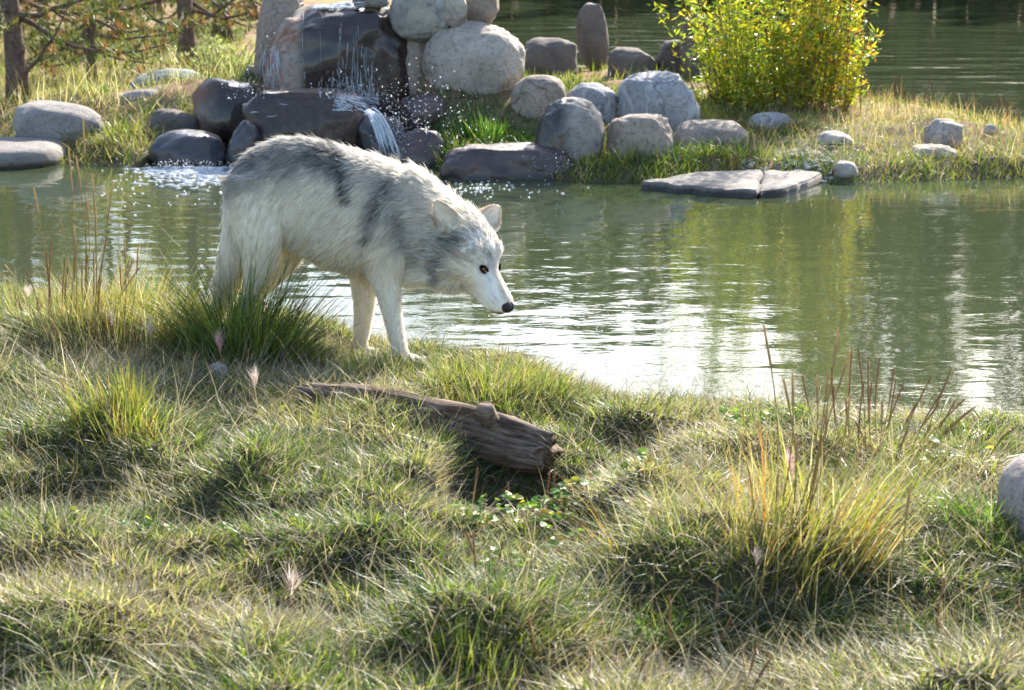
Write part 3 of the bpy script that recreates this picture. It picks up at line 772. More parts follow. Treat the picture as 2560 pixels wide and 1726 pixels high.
def longness(x, y):
    return np.clip(.9 * gbump(x, y, 250, 1000, .75, .5) + .7 * gbump(x, y, 2200, 1300, .55, .6) + .5 * gbump(x, y, 2100, 1600, .6, .3) + .3 * gbump(x, y, 500, 1650, .6, .15), 0, 1)
def clump_az(x, y, s):
    return fbm(x * 1.8, y * 1.8, 0, s, 2) * 4 * math.pi
def field(n, kind):
    x, y = land_points(n)
    n = len(x)
    z = hlook(x, y)
    P = np.stack([x, y, z - 0.004], -1)
    dr, lg = dryness(x, y), longness(x, y)
    cl = fbm(x * 7, y * 9, 0, 31, 2)
    # blades fall down the side of the hummock they grow on
    e = 0.05
    gxx = (hlook(x + e, y) - hlook(x - e, y)) / (2 * e); gyy = (hlook(x, y + e) - hlook(x, y - e)) / (2 * e)
    slope = np.hypot(gxx, gyy)
    down = np.arctan2(-gyy, -gxx)
    az0 = clump_az(x, y, 33)
    wgt = np.clip(slope * 3.0, 0, 1)
    vx = np.cos(az0) * (1 - wgt) + np.cos(down) * wgt * 1.6 - .15; vy = np.sin(az0) * (1 - wgt) + np.sin(down) * wgt * 1.6 - .35
    az = np.arctan2(vy, vx) + rng.normal(0, 1.0, n)
    r = rng.uniform(size=n)
    if kind == 'thatch':
        L = rng.uniform(.05, .11, n) * (1 + 1.6 * lg) * (.7 + .7 * cl)
        W = rng.uniform(.0024, .0052, n)
        lean = rng.normal(1.05, .25, n); bend = rng.uniform(0.0, .7, n)
        c = mixc(np.tile(STRAW, (n, 1)), np.tile(PALE, (n, 1)), rng.uniform(size=n))
        c = mixc(c, np.tile(BROWN, (n, 1)), (rng.uniform(size=n) < .22) * .8)
        g = (r > .38 + .62 * dr)
        c[g] = mixc(np.tile(DEEP, (n, 1)), np.tile(GREEN, (n, 1)), rng.uniform(size=n))[g]
        return blades(P, L, W, az, lean, bend, c * .9, c, 2, floor=hlook)
    if kind == 'green':
        L = rng.uniform(.028, .068, n) * (1 + 1.2 * lg) * (.55 + .9 * cl)
        W = rng.uniform(.0028, .0058, n)
        lean = np.abs(rng.normal(.42, .3, n)) + .25 * lg; bend = rng.uniform(.2, 1.1, n) + .5 * lg
        c = mixc(np.tile(GREEN, (n, 1)), np.tile(YEL, (n, 1)), np.clip(rng.normal(.2 + .65 * dr, .28, n), 0, 1))
        st = rng.uniform(size=n) < .08 + .32 * dr
        c[st] = mixc(np.tile(STRAW, (n, 1)), np.tile(PALE, (n, 1)), rng.uniform(size=n))[st]
        tip = mixc(c, np.tile(STRAW, (n, 1)), np.clip(rng.normal(.1, .2, n), 0, .8))
        return blades(P, L, W, az, lean, bend, c, tip, 3, floor=hlook)
    L = rng.uniform(.10, .24, n) * (1 + .6 * lg); W = rng.uniform(.0014, .0026, n)
    lean = np.abs(rng.normal(.7, .4, n)); bend = rng.uniform(.1, 1.0, n)
    c = mixc(np.tile(STRAW, (n, 1)), np.tile(PALE, (n, 1)), rng.uniform(size=n))
    c = mixc(c, np.tile(BROWN, (n, 1)), (rng.uniform(size=n) < .2) * .7)
    return blades(P, L, W, az + rng.normal(0, .8, n), lean, bend, c, c, 4, floor=hlook)
def stuff(name, label, cat, parts, mat):
    m_ = MB()
    for V, T, C in parts: m_.add(V, T, None, C)
    o = m_.build(name, mat, smooth=False)
    return tag(o, label, cat, kind='stuff')
stuff('grass', 'short green grass covering the near bank', 'grass', [field(120000, 'green')], M_GRASS)
stuff('dry_thatch', 'matted straw and old blades lying through the near grass', 'dry grass', [field(125000, 'thatch'), field(11000, 'long')], M_STRAW)

# clover and small round leaves beside the hollow
def leaf_discs(px0, px1, py0, py1, n, size, cols, zoff=(.01, .05), seed=0):
    r_ = np.random.default_rng(seed)
    m_ = MB()
    for k in range(n):
        p = gnd(r_.uniform(px0, px1), r_.uniform(py0, py1))
        z = float(hlook(np.array([p[0]]), np.array([p[1]]))[0]) + r_.uniform(*zoff)
        s_ = r_.uniform(*size)
        a = np.linspace(0, 2 * math.pi, 9, endpoint=False)
        nrm = Vector((r_.normal(0, .45), r_.normal(-.1, .45), 1)).normalized()
        q = nrm.to_track_quat('Z', 'Y').to_matrix()
        ring = np.array([q @ Vector((s_ * math.cos(t), s_ * .85 * math.sin(t), -.12 * s_ * math.cos(2 * t))) for t in a]) + np.array([p[0], p[1], z])
        V = np.concatenate([ring, [[p[0], p[1], z - .1 * s_]]])
        T = np.stack([np.arange(9), (np.arange(9) + 1) % 9, np.full(9, 9)], -1)
        m_.add(V, T, None, np.array(cols[r_.integers(len(cols))]) * r_.uniform(.8, 1.25))
    return m_
LG = [(0.10, 0.20, 0.03), (0.16, 0.26, 0.035), (0.07, 0.15, 0.03), (0.30, 0.30, 0.04)]
m_ = leaf_discs(1130, 1420, 1275, 1340, 150, (.008, .015), LG, seed=1)
m2_ = leaf_discs(1350, 1620, 1270, 1380, 150, (.008, .018), LG + [(0.35, 0.22, 0.04)], seed=2)
for a_ in (m2_, leaf_discs(1180, 1330, 1400, 1480, 60, (.007, .013), LG, seed=3), leaf_discs(1800, 2010, 1040, 1110, 120, (.008, .016), LG, seed=4), leaf_discs(2300, 2480, 1130, 1200, 120, (.01, .018), LG, seed=5), leaf_discs(150, 800, 1330, 1420, 60, (.007, .012), LG, seed=6)):
    for V, T, C in zip(a_.V, [t - 0 for t in a_.T], a_.C): pass
    m_.add(np.concatenate(a_.V), np.concatenate(a_.T), None, np.concatenate(a_.C))
tag(m_.build('clover', M_GRASS, smooth=False), 'low round clover leaves in the turf around the dark hollow', 'clover', kind='stuff')

def tussock_mesh(n, r, L, droop, palette, seed, width=(.003, .005), erect=.25, nseg=4, aim=None):
    r_ = np.random.default_rng(seed)
    # a tussock is a handful of smaller shoots, each with its own lean, height and size
    ns_ = max(5, int(n / 70))
    sr, sa_ = r * np.sqrt(r_.uniform(size=ns_)), r_.uniform(0, 2 * math.pi, ns_)
    sL, sl, sz = r_.uniform(.45, 1.05, ns_), r_.uniform(-.15, .3, ns_), r_.uniform(.22, .42, ns_) * r
    sd2 = sa_ + r_.normal(0, .9, ns_)
    if aim is not None: sd2 = aim + r_.normal(0, .6, ns_)
    g = r_.choice(ns_, n, p=(lambda w_: w_ / w_.sum())(r_.uniform(.3, 1.5, ns_)))
    x = sr[g] * np.cos(sa_[g]) + r_.normal(0, 1, n) * sz[g]; y = (sr[g] * np.sin(sa_[g]) + r_.normal(0, 1, n) * sz[g]) * .8
    k_ = np.minimum(1, 1.3 * r / (np.hypot(x, y / .8) + 1e-6)); x, y = x * k_, y * k_
    rad = np.hypot(x, y)
    P = np.stack([x, y, np.zeros(n)], -1)
    vx = np.cos(sd2[g]) + .8 * x / r + r_.normal(0, .55, n); vy = np.sin(sd2[g]) + .8 * y / r + r_.normal(0, .55, n)
    az = np.arctan2(vy, vx)
    lean = np.abs(erect * (.2 + .9 * rad / r) + sl[g] + r_.normal(0, .14, n))
    bend = droop * r_.uniform(.1, 1.4, n)
    LL_ = L * sL[g] * (1 - r_.uniform(0, .65, n) ** 1.2) * (1.1 - .3 * rad / r)
    pal = np.array([p for p, _ in palette]); wts = np.array([w_ for _, w_ in palette]); wts = wts / wts.sum()
    c = pal[r_.choice(len(pal), n, p=wts)] * r_.uniform(.75, 1.25, n)[:, None]
    tip = mixc(c, np.tile(STRAW, (n, 1)), np.clip(r_.normal(.12, .2, n), 0, .8))
    return blades(P, LL_, r_.uniform(*width, n), az, lean, bend, c, tip, nseg)
def tussock(label, px, py, n, r, L, droop, palette, seed, base=None, **kw):
    p = base or gnd(px, py, 0.0)
    z = float(H(np.array([p[0]]), np.array([p[1]]))[0])
    V, T, C = tussock_mesh(n, r, L, droop, palette, seed, **kw)
    # root mat the shoots grow from
    an_ = np.linspace(0, 2 * math.pi, 20, endpoint=False)
    RV = np.array([[q_ * r * 1.32 * math.cos(a_), q_ * r * 1.06 * math.sin(a_), .02 * (1 - q_)] for q_ in (.33, .66, 1.0) for a_ in an_] + [[0, 0, .02]])
    k_ = np.arange(20)
    RT = np.concatenate([np.stack([k_, (k_ + 1) % 20, np.full(20, 60)], -1)] + [np.concatenate([np.stack([b_ + 20 + k_, b_ + 20 + (k_ + 1) % 20, b_ + k_], -1), np.stack([b_ + 20 + (k_ + 1) % 20, b_ + (k_ + 1) % 20, b_ + k_], -1)]) for b_ in (0, 20)])
    T = np.concatenate([T, RT + len(V)]); C = np.concatenate([C, np.tile(np.array((.11, .085, .045)), (61, 1))])
    V = np.concatenate([V, RV])
    V[:, 2] += (H(p[0] + V[:, 0], p[1] + V[:, 1]) - z) * np.exp(-np.maximum(V[:, 2], 0) / .1) - .01
    o = link('grass_tussock', npmesh('grass_tussock', V, T, None, C, False), M_GRASS)
    o.location = (p[0], p[1], z)
    return tag(o, label, 'tussock')
DG = [(DEEP, 3), (GREEN, 4), (YEL, 1), (STRAW, .6)]
YG = [(GREEN, 2), (YEL, 4), (STRAW, 1.2)]
GS = [(GOLD, 2.5), (STRAW, 4), (YEL, 3.5), (GREEN, 1.6), (PALE, 1.5)]
VG = [(np.array((.07, .19, .025)), 4), (GREEN, 3), (YEL, .5)]
tussock('tall dark green tussock hiding the hind paws of the wolf', 600, 912, 1450, .19, .68, .7, DG + [(YEL, 1.5)], 1, erect=.34, width=(.003, .0055))
tussock('dense green skirt of grass beside the dark tussock below the belly', 720, 915, 700, .20, .22, .7, DG, 2, erect=.5)
tussock('sunlit yellow-green tuft around the front paws of the wolf', 945, 975, 1000, .22, .15, .5, YG, 3, erect=.4)
tussock('bright grass tuft between front paws and log', 1060, 975, 600, .18, .14, .6, YG, 31, erect=.4)
tussock('yellow-green tuft on the bank behind the knotted end of the log', 1215, 1010, 900, .24, .17, .6, YG, 4, erect=.4)
tussock('straw-gold tuft under the tall timothy stalks', 310, 880, 1100, .26, .46, .6, GS, 5, erect=.28, width=(.002, .0042))
tussock('drooping straw tussock in front of the gold tuft', 400, 960, 800, .24, .30, 1.6, [(STRAW, 3), (PALE, 2), (GREEN, 2)], 6, erect=.5)
tussock('upright yellow-green tuft with straw tips on the shaded slope', 320, 1150, 520, .14, .22, .5, YG + [(GOLD, 2)], 7, erect=.35)
tussock('yellow-green tuft leaning over the left end of the log', 790, 1105, 480, .15, .19, .7, YG, 8, erect=.45)
tussock('big golden clump of tall dry grass', 1810, 1460, 420, .24, .42, .5, GS, 9, erect=.28, width=(.002, .004))
tussock('second golden clump with reddish blades', 1990, 1430, 280, .2, .42, .45, GS + [(np.array((.35, .12, .04)), 1.2)], 10, erect=.25)
tussock('long drooping green and straw grass behind the golden clump', 2200, 1300, 1100, .32, .34, 1.6, [(GREEN, 3), (YEL, 2.5), (STRAW, 2)], 11, erect=.5)
tussock('vivid green tuft against the speckled boulder', 2478, 1380, 420, .13, .22, .8, VG, 12, erect=.4, width=(.004, .008))
tussock('small green tuft at the bottom of the bank', 1170, 1690, 700, .15, .16, .45, DG + [(YEL, 3)], 13, erect=.35)
tussock('leafy green tuft at the left end of the bank', 70, 800, 800, .32, .20, .6, YG + [(GREEN, 3)], 14, erect=.4)
tussock('blue-green drooping tuft beside the hollow', 1570, 1240, 420, .14, .15, 1.5, [(np.array((.10, .15, .07)), 3), (GREEN, 1), (PALE, .5)], 15, erect=.6)
tussock('dark green tuft on the shoreline below the bare stalks', 1880, 1075, 420, .16, .11, .6, DG, 16, erect=.5)
tussock('broad-bladed green tuft on the lower right slope', 1600, 1570, 160, .10, .17, 1.4, VG, 17, erect=.5, width=(.006, .010))
tussock('green shoreline tuft between plantain stalks and boulder', 2400, 1115, 700, .26, .13, .6, YG, 18, erect=.4)
tussock('thin yellow tuft along the shore past the wood stub', 1560, 1050, 500, .28, .10, .6, YG, 19, erect=.4)
tussock('fresh green sprouts in front of the log', 1040, 1100, 60, .17, .17, .35, [(np.array((.12, .26, .03)), 1)], 20, erect=.35, width=(.004, .007))
tussock('shaded green grass in the trench before the log', 1000, 1145, 500, .3, .16, 1.2, [(DEEP, 3), (GREEN, 2), (PALE, .4)], 21, erect=.6)
tussock('pale bent straw sheaf at the left edge', 40, 1200, 260, .16, .25, 1.2, [(PALE, 3), (STRAW, 2)], 22, erect=.8, width=(.002, .0035), aim=math.pi)
tussock('matted grey-green tuft on the left slope', 150, 1010, 800, .34, .26, 1.7, [(np.array((.14, .16, .09)), 3), (PALE, 1.5), (GREEN, 2)], 23, erect=.7)
tussock('dry reed tuft in the lower right corner', 2380, 1640, 500, .3, .2, 1.0, [(STRAW, 2), (GREEN, 2), (PALE, 2), (BROWN, 1)], 24, erect=.5)

# ---------------------------------------------------------------- stalks
M_PLANT = plain('plantain_seed', (.44, .25, .13), .8, .2, noise=(.26, .14, .06), scale=160, trans=.45)
M_TIM = plain('timothy_seed', (.56, .43, .24), .85, .2, noise=(.40, .29, .15), scale=220, bump=.5, trans=.45)
M_STEM = plain('stalk_stem', (.34, .27, .09), .7, .3, noise=(.24, .16, .06), scale=60, trans=.35)
M_PLUME = leafmat('foxtail_plume', trans=.5, rough=.5, tint=(1, .92, 1.6))
def unit_curve(k, seed, n=14):
    t = np.linspace(0, 1, n); r_ = np.random.default_rng(seed)
    return np.stack([k * np.sin(t * math.pi) * .5, r_.uniform(-.03, .03) * np.sin(t * math.pi), t], -1)
STALK = {}
def stalk_meshes(kind, v):
    if (kind, v) in STALK: return STALK[(kind, v)]
    r_ = np.random.default_rng(v * 7 + len(kind))
    cv = unit_curve(r_.uniform(-.14, .14), v, 40)
    def sub(a, b, n):
        t = np.linspace(a, b, n)
        return np.stack([np.interp(t, np.linspace(0, 1, 40), cv[:, k]) for k in range(3)], -1)
    st, hd = MB(), MB()
    if kind == 'plantain':
        st.tube(sub(0, .98, 14), np.linspace(.006, .004, 14), 5)
        f0 = r_.uniform(.42, .58)
        m = 46
        k = np.arange(m)
        hd.tube(sub(f0, 1, m), (.0105 + .0065 * np.where(k % 2, 1, -1)) * np.minimum(1, np.minimum(k + 2, m - k + 1) / 6.0), 7)
    elif kind == 'timothy':
        st.tube(sub(0, .92, 14), np.linspace(.0045, .003, 14), 5)
        f0 = r_.uniform(.74, .83)
        hd.tube(sub(f0, 1, 20), .0068 * np.array([.4, .8, 1] + [1.05, .95] * 7 + [.9, .7, .4]), 8)
    else:
        st.tube(sub(0, .72, 12), np.linspace(.008, .005, 12), 5)
        n = 90
        tt = r_.uniform(.62, .85, n)
        P = np.stack([np.interp(tt, np.linspace(0, 1, 40), cv[:, k]) for k in range(3)], -1)
        pink = np.array((.50, .24, .30)); wh = np.array((.62, .55, .50))
        c0 = mixc(np.tile(pink, (n, 1)), np.tile(wh, (n, 1)), np.full(n, .15 if v % 2 else .85))
        V, T, C = blades(P, r_.uniform(.2, .36, n), .0045, r_.normal(0, .9, n) + (0 if v % 3 else math.pi), np.abs(r_.normal(.25, .25, n)), r_.uniform(-.1, .5, n), c0, mixc(c0, np.tile(wh, (n, 1)), np.full(n, .6)), 2)
        hd.add(V, T, None, C)
    STALK[(kind, v)] = (st.mesh('stem'), hd.mesh('seed_head'))
    return STALK[(kind, v)]
HEADMAT = {'plantain': M_PLANT, 'timothy': M_TIM, 'foxtail': M_PLUME}
def stalk(kind, label, group, tip, base, v):
    b0 = gnd(*base, 0.0)
    z = float(H(np.array([b0[0]]), np.array([b0[1]]))[0])
    b0 = Vector((b0[0], b0[1], z - .01))
    t0 = at(tip[0], tip[1], b0[1])
    d = t0 - b0
    e = empty({'plantain': 'plantain_stalk', 'timothy': 'timothy_stalk', 'foxtail': 'foxtail_stalk'}[kind], b0)
    e.rotation_mode = 'QUATERNION'
    e.rotation_quaternion = Vector((0, 0, 1)).rotation_difference(d.normalized())
    L = d.length
    # keep stem and head thickness true to life whatever the stalk's length
    k = (.24 if kind == 'plantain' else .30 if kind == 'foxtail' else .5) / L
    e.scale = (L * min(k, 1.9), L * min(k, 1.9), L)
    sm, hm = stalk_meshes(kind, v)
    link('stem', sm, M_STEM, e); link('seed_head', hm, HEADMAT[kind], e)
    tag(e, label, kind if kind != 'foxtail' else 'foxtail grass', group)
def many(kind, label, group, tips, basef, nv=5, tall=None, left=None, right=None):
    """the tallest and the two that lean most are described on their own"""
    full = [(q[:2], q[2:] if len(q) == 4 else basef(k, *q[:2])) for k, q in enumerate(tips)]
    sp_ = {}
    lean = [(t[0] - b_[0]) / (b_[1] - t[1] + 1) for t, b_ in full]
    if left: sp_[int(np.argmin(lean))] = left
    if right: sp_[int(np.argmax(lean))] = right
    if tall: sp_[int(np.argmax([b_[1] - t[1] for t, b_ in full]))] = tall
    for k, (t, b_) in enumerate(full): stalk(kind, sp_.get(k, label), group, t, b_, k % nv)
many('plantain', 'brown plantain seed stalk standing against the water beside the speckled boulder', 'plantain stalks on the right shore',
     [(2130, 868), (2145, 870), (2170, 895), (2200, 890), (2080, 915), (2005, 935), (2235, 915), (2260, 955), (2330, 940), (2362, 970), (2380, 920), (2390, 1000), (2415, 995),
      (2425, 1025), (2180, 950), (2115, 1000), (2205, 1000), (2240, 950), (2085, 965), (2160, 955), (2290, 1010), (2350, 1005), (2330, 1060), (2440, 1015), (2540, 1068, 2470, 1150), (2150, 1050), (2138, 1052), (2270, 1075)],
     lambda k, x, y: (2180 + (x - 2200) * .55 + rng.uniform(-25, 25), 1150 + rng.uniform(0, 35)),
     tall='tallest brown plantain stalk of the clump beside the speckled boulder', left='plantain stalk tilting toward the golden clump from the right shore', right='plantain stalk lying far over toward the speckled boulder')
many('plantain', 'dark brown plantain seed stalk in the straw-gold tuft on the left bank', 'plantain stalks on the left bank',
     [(114, 623), (64, 672), (128, 598), (170, 666), (191, 598), (220, 635), (300, 660), (335, 645), (352, 666), (370, 737), (267, 598), (234, 623), (163, 643), (93, 743), (46, 743), (205, 650), (250, 690)],
     lambda k, x, y: (200 + (x - 200) * .7 + rng.uniform(-30, 30), 870 + rng.uniform(-10, 40)),
     tall='tallest dark plantain stalk in the straw-gold tuft', left='dark plantain stalk slanting away from the wolf on the left bank', right='dark plantain stalk slanting toward the wolf on the left bank')
many('plantain', 'tan plantain seed stalk scattered in the short foreground turf', 'plantain stalks in the foreground turf',
     [(1194, 1167, 1180, 1250), (1165, 1328, 1195, 1470), (1183, 1332, 1205, 1490), (1260, 1351, 1265, 1460), (1322, 1545, 1385, 1700), (1618, 1634, 1590, 1730), (1674, 1487, 1655, 1650), (1218, 1237, 1205, 1310),
      (1270, 1204, 1310, 1260), (1376, 1167, 1370, 1240), (1386, 1170, 1398, 1255), (1295, 1429, 1285, 1510), (968, 1495, 985, 1570), (1396, 1641, 1395, 1715), (1477, 1653, 1488, 1735), (1792, 1455, 1818, 1560),
      (1892, 1607, 1840, 1735), (1929, 1642, 1862, 1740), (2214, 1627, 2190, 1710), (2362, 1450, 2350, 1620), (2465, 1472, 2425, 1540), (2328, 1594, 2340, 1680), (2554, 1636, 2480, 1735), (1826, 1546, 1800, 1610),
      (2350, 1553, 2356, 1640), (2140, 1640, 2150, 1720), (1765, 1660, 1790, 1735), (580, 1055, 690, 1145), (15, 1080, 130, 1200), (155, 952, 205, 1080), (493, 880, 462, 985), (320, 1330, 310, 1440), (520, 1370, 545, 1440), (735, 1350, 720, 1440)], None,
     tall='longest tan plantain stalk in the foreground turf below the golden clump', left='tan plantain stalk nearly flat and pointing away from the log', right='tan plantain stalk bent furthest toward the boulder in the foreground turf')
many('timothy', 'tall timothy stalk with a soft tan head rising before the pond', 'timothy stalks on the left bank',
     [(208, 294), (171, 367), (190, 389), (230, 435), (283, 450), (84, 468), (345, 615), (12, 662), (310, 590), (240, 520), (185, 560), (215, 480)],
     lambda k, x, y: (225 + (x - 225) * .6 + rng.uniform(-25, 25), 890 + rng.uniform(-20, 30)),
     tall='tallest timothy stalk of the left bank with its head against the far shore', left='timothy stalk bowing outward over the pond on the left bank', right='timothy stalk nearest the dark green tussock on the left bank')
many('timothy', 'tan timothy stalk rising from the golden clump', 'timothy stalks in the golden clump',
     [(2096, 819), (1908, 808), (1981, 934), (1958, 945), (2128, 876), (2071, 930), (2125, 987), (2067, 1022), (2042, 938), (2278, 1205, 2262, 1590), (1850, 1080), (1990, 1090)],
     lambda k, x, y: (1960 + (x - 2000) * .5 + rng.uniform(-30, 30), 1430 + rng.uniform(-20, 40)),
     tall='tallest timothy stalk of the golden clump', left='timothy stalk at the outer side of the golden clump away from the boulder', right='timothy stalk of the golden clump tilting toward the plantain stalks')
for k, (tip_, base_, lab) in enumerate([((379, 800), (372, 935), 'pink foxtail plume between straw-gold tuft and dark tussock'), ((530, 835), (565, 970), 'pink foxtail plume beside the small broken stone below the dark tussock'),
        ((642, 925), (625, 1040), 'small bright pink foxtail plume near the thin end of the log'), ((1955, 1130), (1990, 1300), 'pink foxtail plume tilted in the golden clump')]):
    stalk('foxtail', lab, None, tip_, base_, k % 2)
for k, (tip_, base_, lab) in enumerate([((271, 775), (300, 900), 'silvery foxtail plume in the straw-gold tuft'), ((58, 715), (70, 840), 'white feathery foxtail plume at the end of the left bank'),
        ((723, 1425), (745, 1530), 'white feathery foxtail plume fallen into the foreground turf'), ((1700, 1240), (1720, 1370), 'silvery foxtail plume beside the golden clump'),
        ((880, 1190), (850, 1270), 'pale wispy foxtail plume before the log'), ((1880, 1370), (1880, 1510), 'bristly white foxtail plume in front of the golden clump')]):
    stalk('foxtail', lab, None, tip_, base_, 2 if k % 2 else 4)

# ================================================================== FAR BANK VEGETATION
M_NEEDLE = leafmat('needles', trans=.3, rough=.5, spec=.4)
M_LEAF = leafmat('willow_leaf', trans=.48, rough=.3, spec=.6)
M_BARK = plain('bark', (.17, .125, .10), .95, .15, noise=(.06, .042, .035), bump=1.0, scale=22)
M_TWIG = plain('twig', (.22, .12, .06), .8, .2, noise=(.13, .07, .035), scale=20)
def rock_clear(x, y):
    ok = np.ones(len(x), bool)
    for o in ROCKS.values():
        d = o.dimensions
        ok &= ((x - o.location[0]) / (d[0] * .46)) ** 2 + ((y - o.location[1]) / (d[1] * .46)) ** 2 > 1
    for poly in SLABS:
        ins = np.zeros(len(x), bool)
        for (x0, y0), (x1, y1) in zip(poly, poly[1:] + poly[:1]):
            ins ^= ((y0 > y) != (y1 > y)) & (x < (x1 - x0) * (y - y0) / (y1 - y0 + 1e-9) + x0)
        ok &= ~ins
    return ok
bpy.context.view_layer.update()
def far_points(n, y0, y1, px0=-250, px1=2850, cond=None):
    y = np.sqrt(rng.uniform(y0 ** 2, y1 ** 2, n * 2))
    x = (rng.uniform(px0, px1, n * 2) - 1280) / FPX * y * 1.01
    ok = (y - yfar(x) > -.02) & (yback(x) - y > -.02) & rock_clear(x, y)
    if cond is not None: ok &= cond(x, y)
    return x[ok][:n], y[ok][:n]
def far_field(n, y0, y1, L0, L1, Wd, pal, lean=.45, seed=61, long=False, **kw):
    x, y = far_points(n, y0, y1, **kw); n = len(x)
    P = np.stack([x, y, H(x, y) - .005], -1)
    cl = fbm(x * 3.5, y * 3.5, 0, seed, 3)
    t = np.clip((fbm(x * 1.4, y * 1.4, 0, seed + 3, 3) - .33) / .34 + rng.normal(0, .22, n), 0, .999)
    pal = np.array(pal); k = t * (len(pal) - 1); i_ = k.astype(int); f = (k - i_)[:, None]
    c = pal[i_] * (1 - f) + pal[np.minimum(i_ + 1, len(pal) - 1)] * f
    c = c * rng.uniform(.75, 1.25, n)[:, None]
    L = rng.uniform(L0, L1, n) * (.35 + 1.3 * cl)
    return blades(P, L, rng.uniform(.6, 1.2, n) * Wd, rng.uniform(0, 2 * math.pi, n), np.abs(rng.normal(lean, .25, n)), rng.uniform(.1, .9, n), c, c * np.array([1.1, 1.05, .95]), 2)
XL = lambda x, y: x < -1.85 * y / 14 - .15
XM = lambda x, y: (x > -2.05 * y / 14) & (x < 1.75 * y / 14)
XRr = lambda x, y: x > 1.55 * y / 14
parts = [far_field(9000, 13.2, 15.6, .05, .14, .007, [DEEP, GREEN, DEEP, YEL, STRAW], cond=XL),
         far_field(12000, 14.6, 19, .05, .16, .007, [GOLD, PALE, YEL, GREEN, STRAW, PALE], cond=XL),
         far_field(10000, 18, 25, .08, .26, .011, [GREEN, DEEP, GREEN, YEL, STRAW], cond=XL),
         far_field(26000, 12.6, 16.0, .05, .15, .007, [DEEP, GREEN, DEEP, GREEN, YEL], cond=XM),
         far_field(6000, 16, 21, .05, .18, .010, [DEEP, GREEN, YEL, STRAW], cond=XM),
         far_field(34000, 12.0, 17.5, .035, .11, .0055, [GREEN, YEL, STRAW, GREEN, YEL * .8, BROWN, GREEN], lean=.6, cond=XRr),
         far_field(6000, 12.2, 17.5, .10, .24, .004, [STRAW, PALE, np.array((.30, .13, .07)), PALE, np.array((.25, .10, .06))], lean=.3, cond=XRr),
         far_field(2500, 14.8, 19, .2, .45, .006, [PALE, STRAW, YEL], lean=.25, cond=XL)]
SH = lambda x, y: (y - yfar(x) < .4) & (x > -4.5)
parts.append(far_field(16000, 12.0, 15.0, .07, .18, .007, [DEEP, GREEN, YEL, GREEN, STRAW], lean=.7, cond=SH))
stuff('meadow_grass', 'meadow grass and dry stems growing on the far bank', 'grass', parts, M_GRASS)

def fbase(px, py, z=0.0):
    p = gnd(px, py, z)
    return Vector((p[0], p[1], float(H(np.array([p[0]]), np.array([p[1]]))[0])))
tussock('bright green grass clump in the spray below the egg-shaped boulder', 0, 0, 700, .26, .34, .9, VG, 41, base=at(1185, 330, 14.1), width=(.006, .011), erect=.6, aim=-2.2)
tussock('grass hanging from the bank at the edge of the spray', 0, 0, 350, .22, .26, 1.3, VG + [(STRAW, 2)], 42, base=at(1130, 380, 13.75), width=(.006, .01), erect=.7, aim=-2.0)
tussock('leafy green clump right of the spray', 0, 0, 260, .14, .16, 1.2, VG, 43, base=at(1300, 340, 14.0), width=(.012, .022), erect=.7)
tussock('dark green tussock in front of the loaf-shaped rock', 0, 0, 900, .30, .24, .9, DG, 44, base=at(1790, 400, 13.45), width=(.006, .010), erect=.6)
tussock('grey-green tussock beside the loaf-shaped rock', 0, 0, 800, .30, .24, 1.1, [(np.array((.11, .14, .07)), 3), (DEEP, 2), (STRAW, 1)], 45, base=at(1920, 350, 14.6), width=(.006, .010), erect=.6)
tussock('dark grass clump on the back shore by the standing stone', 0, 0, 400, .25, .24, .8, DG, 46, base=at(1430, 190, 18.4), width=(.009, .014), erect=.5)
tussock('rush clump growing between the grey stones on the left shore', 0, 0, 420, .30, .30, .7, DG + [(YEL, 3)], 47, base=at(300, 340, 14.35), width=(.006, .011), erect=.4)
tussock('green grass overhanging the pond beside the blue-black boulder', 0, 0, 500, .34, .22, 1.5, [(DEEP, 3), (GREEN, 2), (STRAW, 1.5)], 48, base=at(285, 385, 14.1), width=(.006, .010), erect=.7)
tussock('small green tuft at the foot of the boxy rock', 0, 0, 400, .28, .14, 1.0, DG + [(STRAW, 1)], 49, base=at(1600, 440, 13.0), width=(.006, .009), erect=.6)
tussock('low bright leafy clump in front of the flat white stone', 0, 0, 260, .18, .10, .8, VG, 50, base=at(2330, 415, 13.55), width=(.012, .02), erect=.6)

# dark reed stems along the back edge of the spit
m_ = MB()
for k in range(26):
    px = rng.uniform(2220, 2560)
    b0 = at(px, 300 + (px - 2220) * .16, 15.6 - (px - 2220) / 340 * .9)
    b0 = Vector((b0[0], b0[1], float(H(np.array([b0[0]]), np.array([b0[1]]))[0])))
    h_ = rng.uniform(.15, .34)
    t = np.linspace(0, 1, 6)[:, None]
    m_.tube(np.array(b0) + t * np.array([rng.normal(0, .05), 0, h_]), np.array([.002, .002, .002, .006, .006, .002]), 5, (.22, .12, .07))
tag(m_.build('reeds', plain('reed', (.20, .13, .08), .9, .2)), 'thin brown seed stems along the back edge of the grassy spit', 'reeds', kind='stuff')

# gravel between slab and grass
m_ = MB(); Vg, Tg = ICO[1]
for k in range(420):
    p = gnd(rng.uniform(1850, 2080), rng.uniform(380, 422), -.02)
    z = float(H(np.array([p[0]]), np.array([p[1]]))[0])
    s_ = rng.uniform(.008, .028)
    m_.add(Vg * s_ * np.array([1, .8, .6]) + rng.normal(0, s_ * .12, (len(Vg), 3)) + np.array([p[0], p[1], z + s_ * .2]), Tg, None, np.array((.30, .27, .26)) * rng.uniform(.6, 1.4))
tag(m_.build('gravel', plain('gravel', (.3, .27, .25), .9, .2, attr=True), smooth=False), 'grey gravel between the slab and the spit grass', 'gravel', kind='stuff')

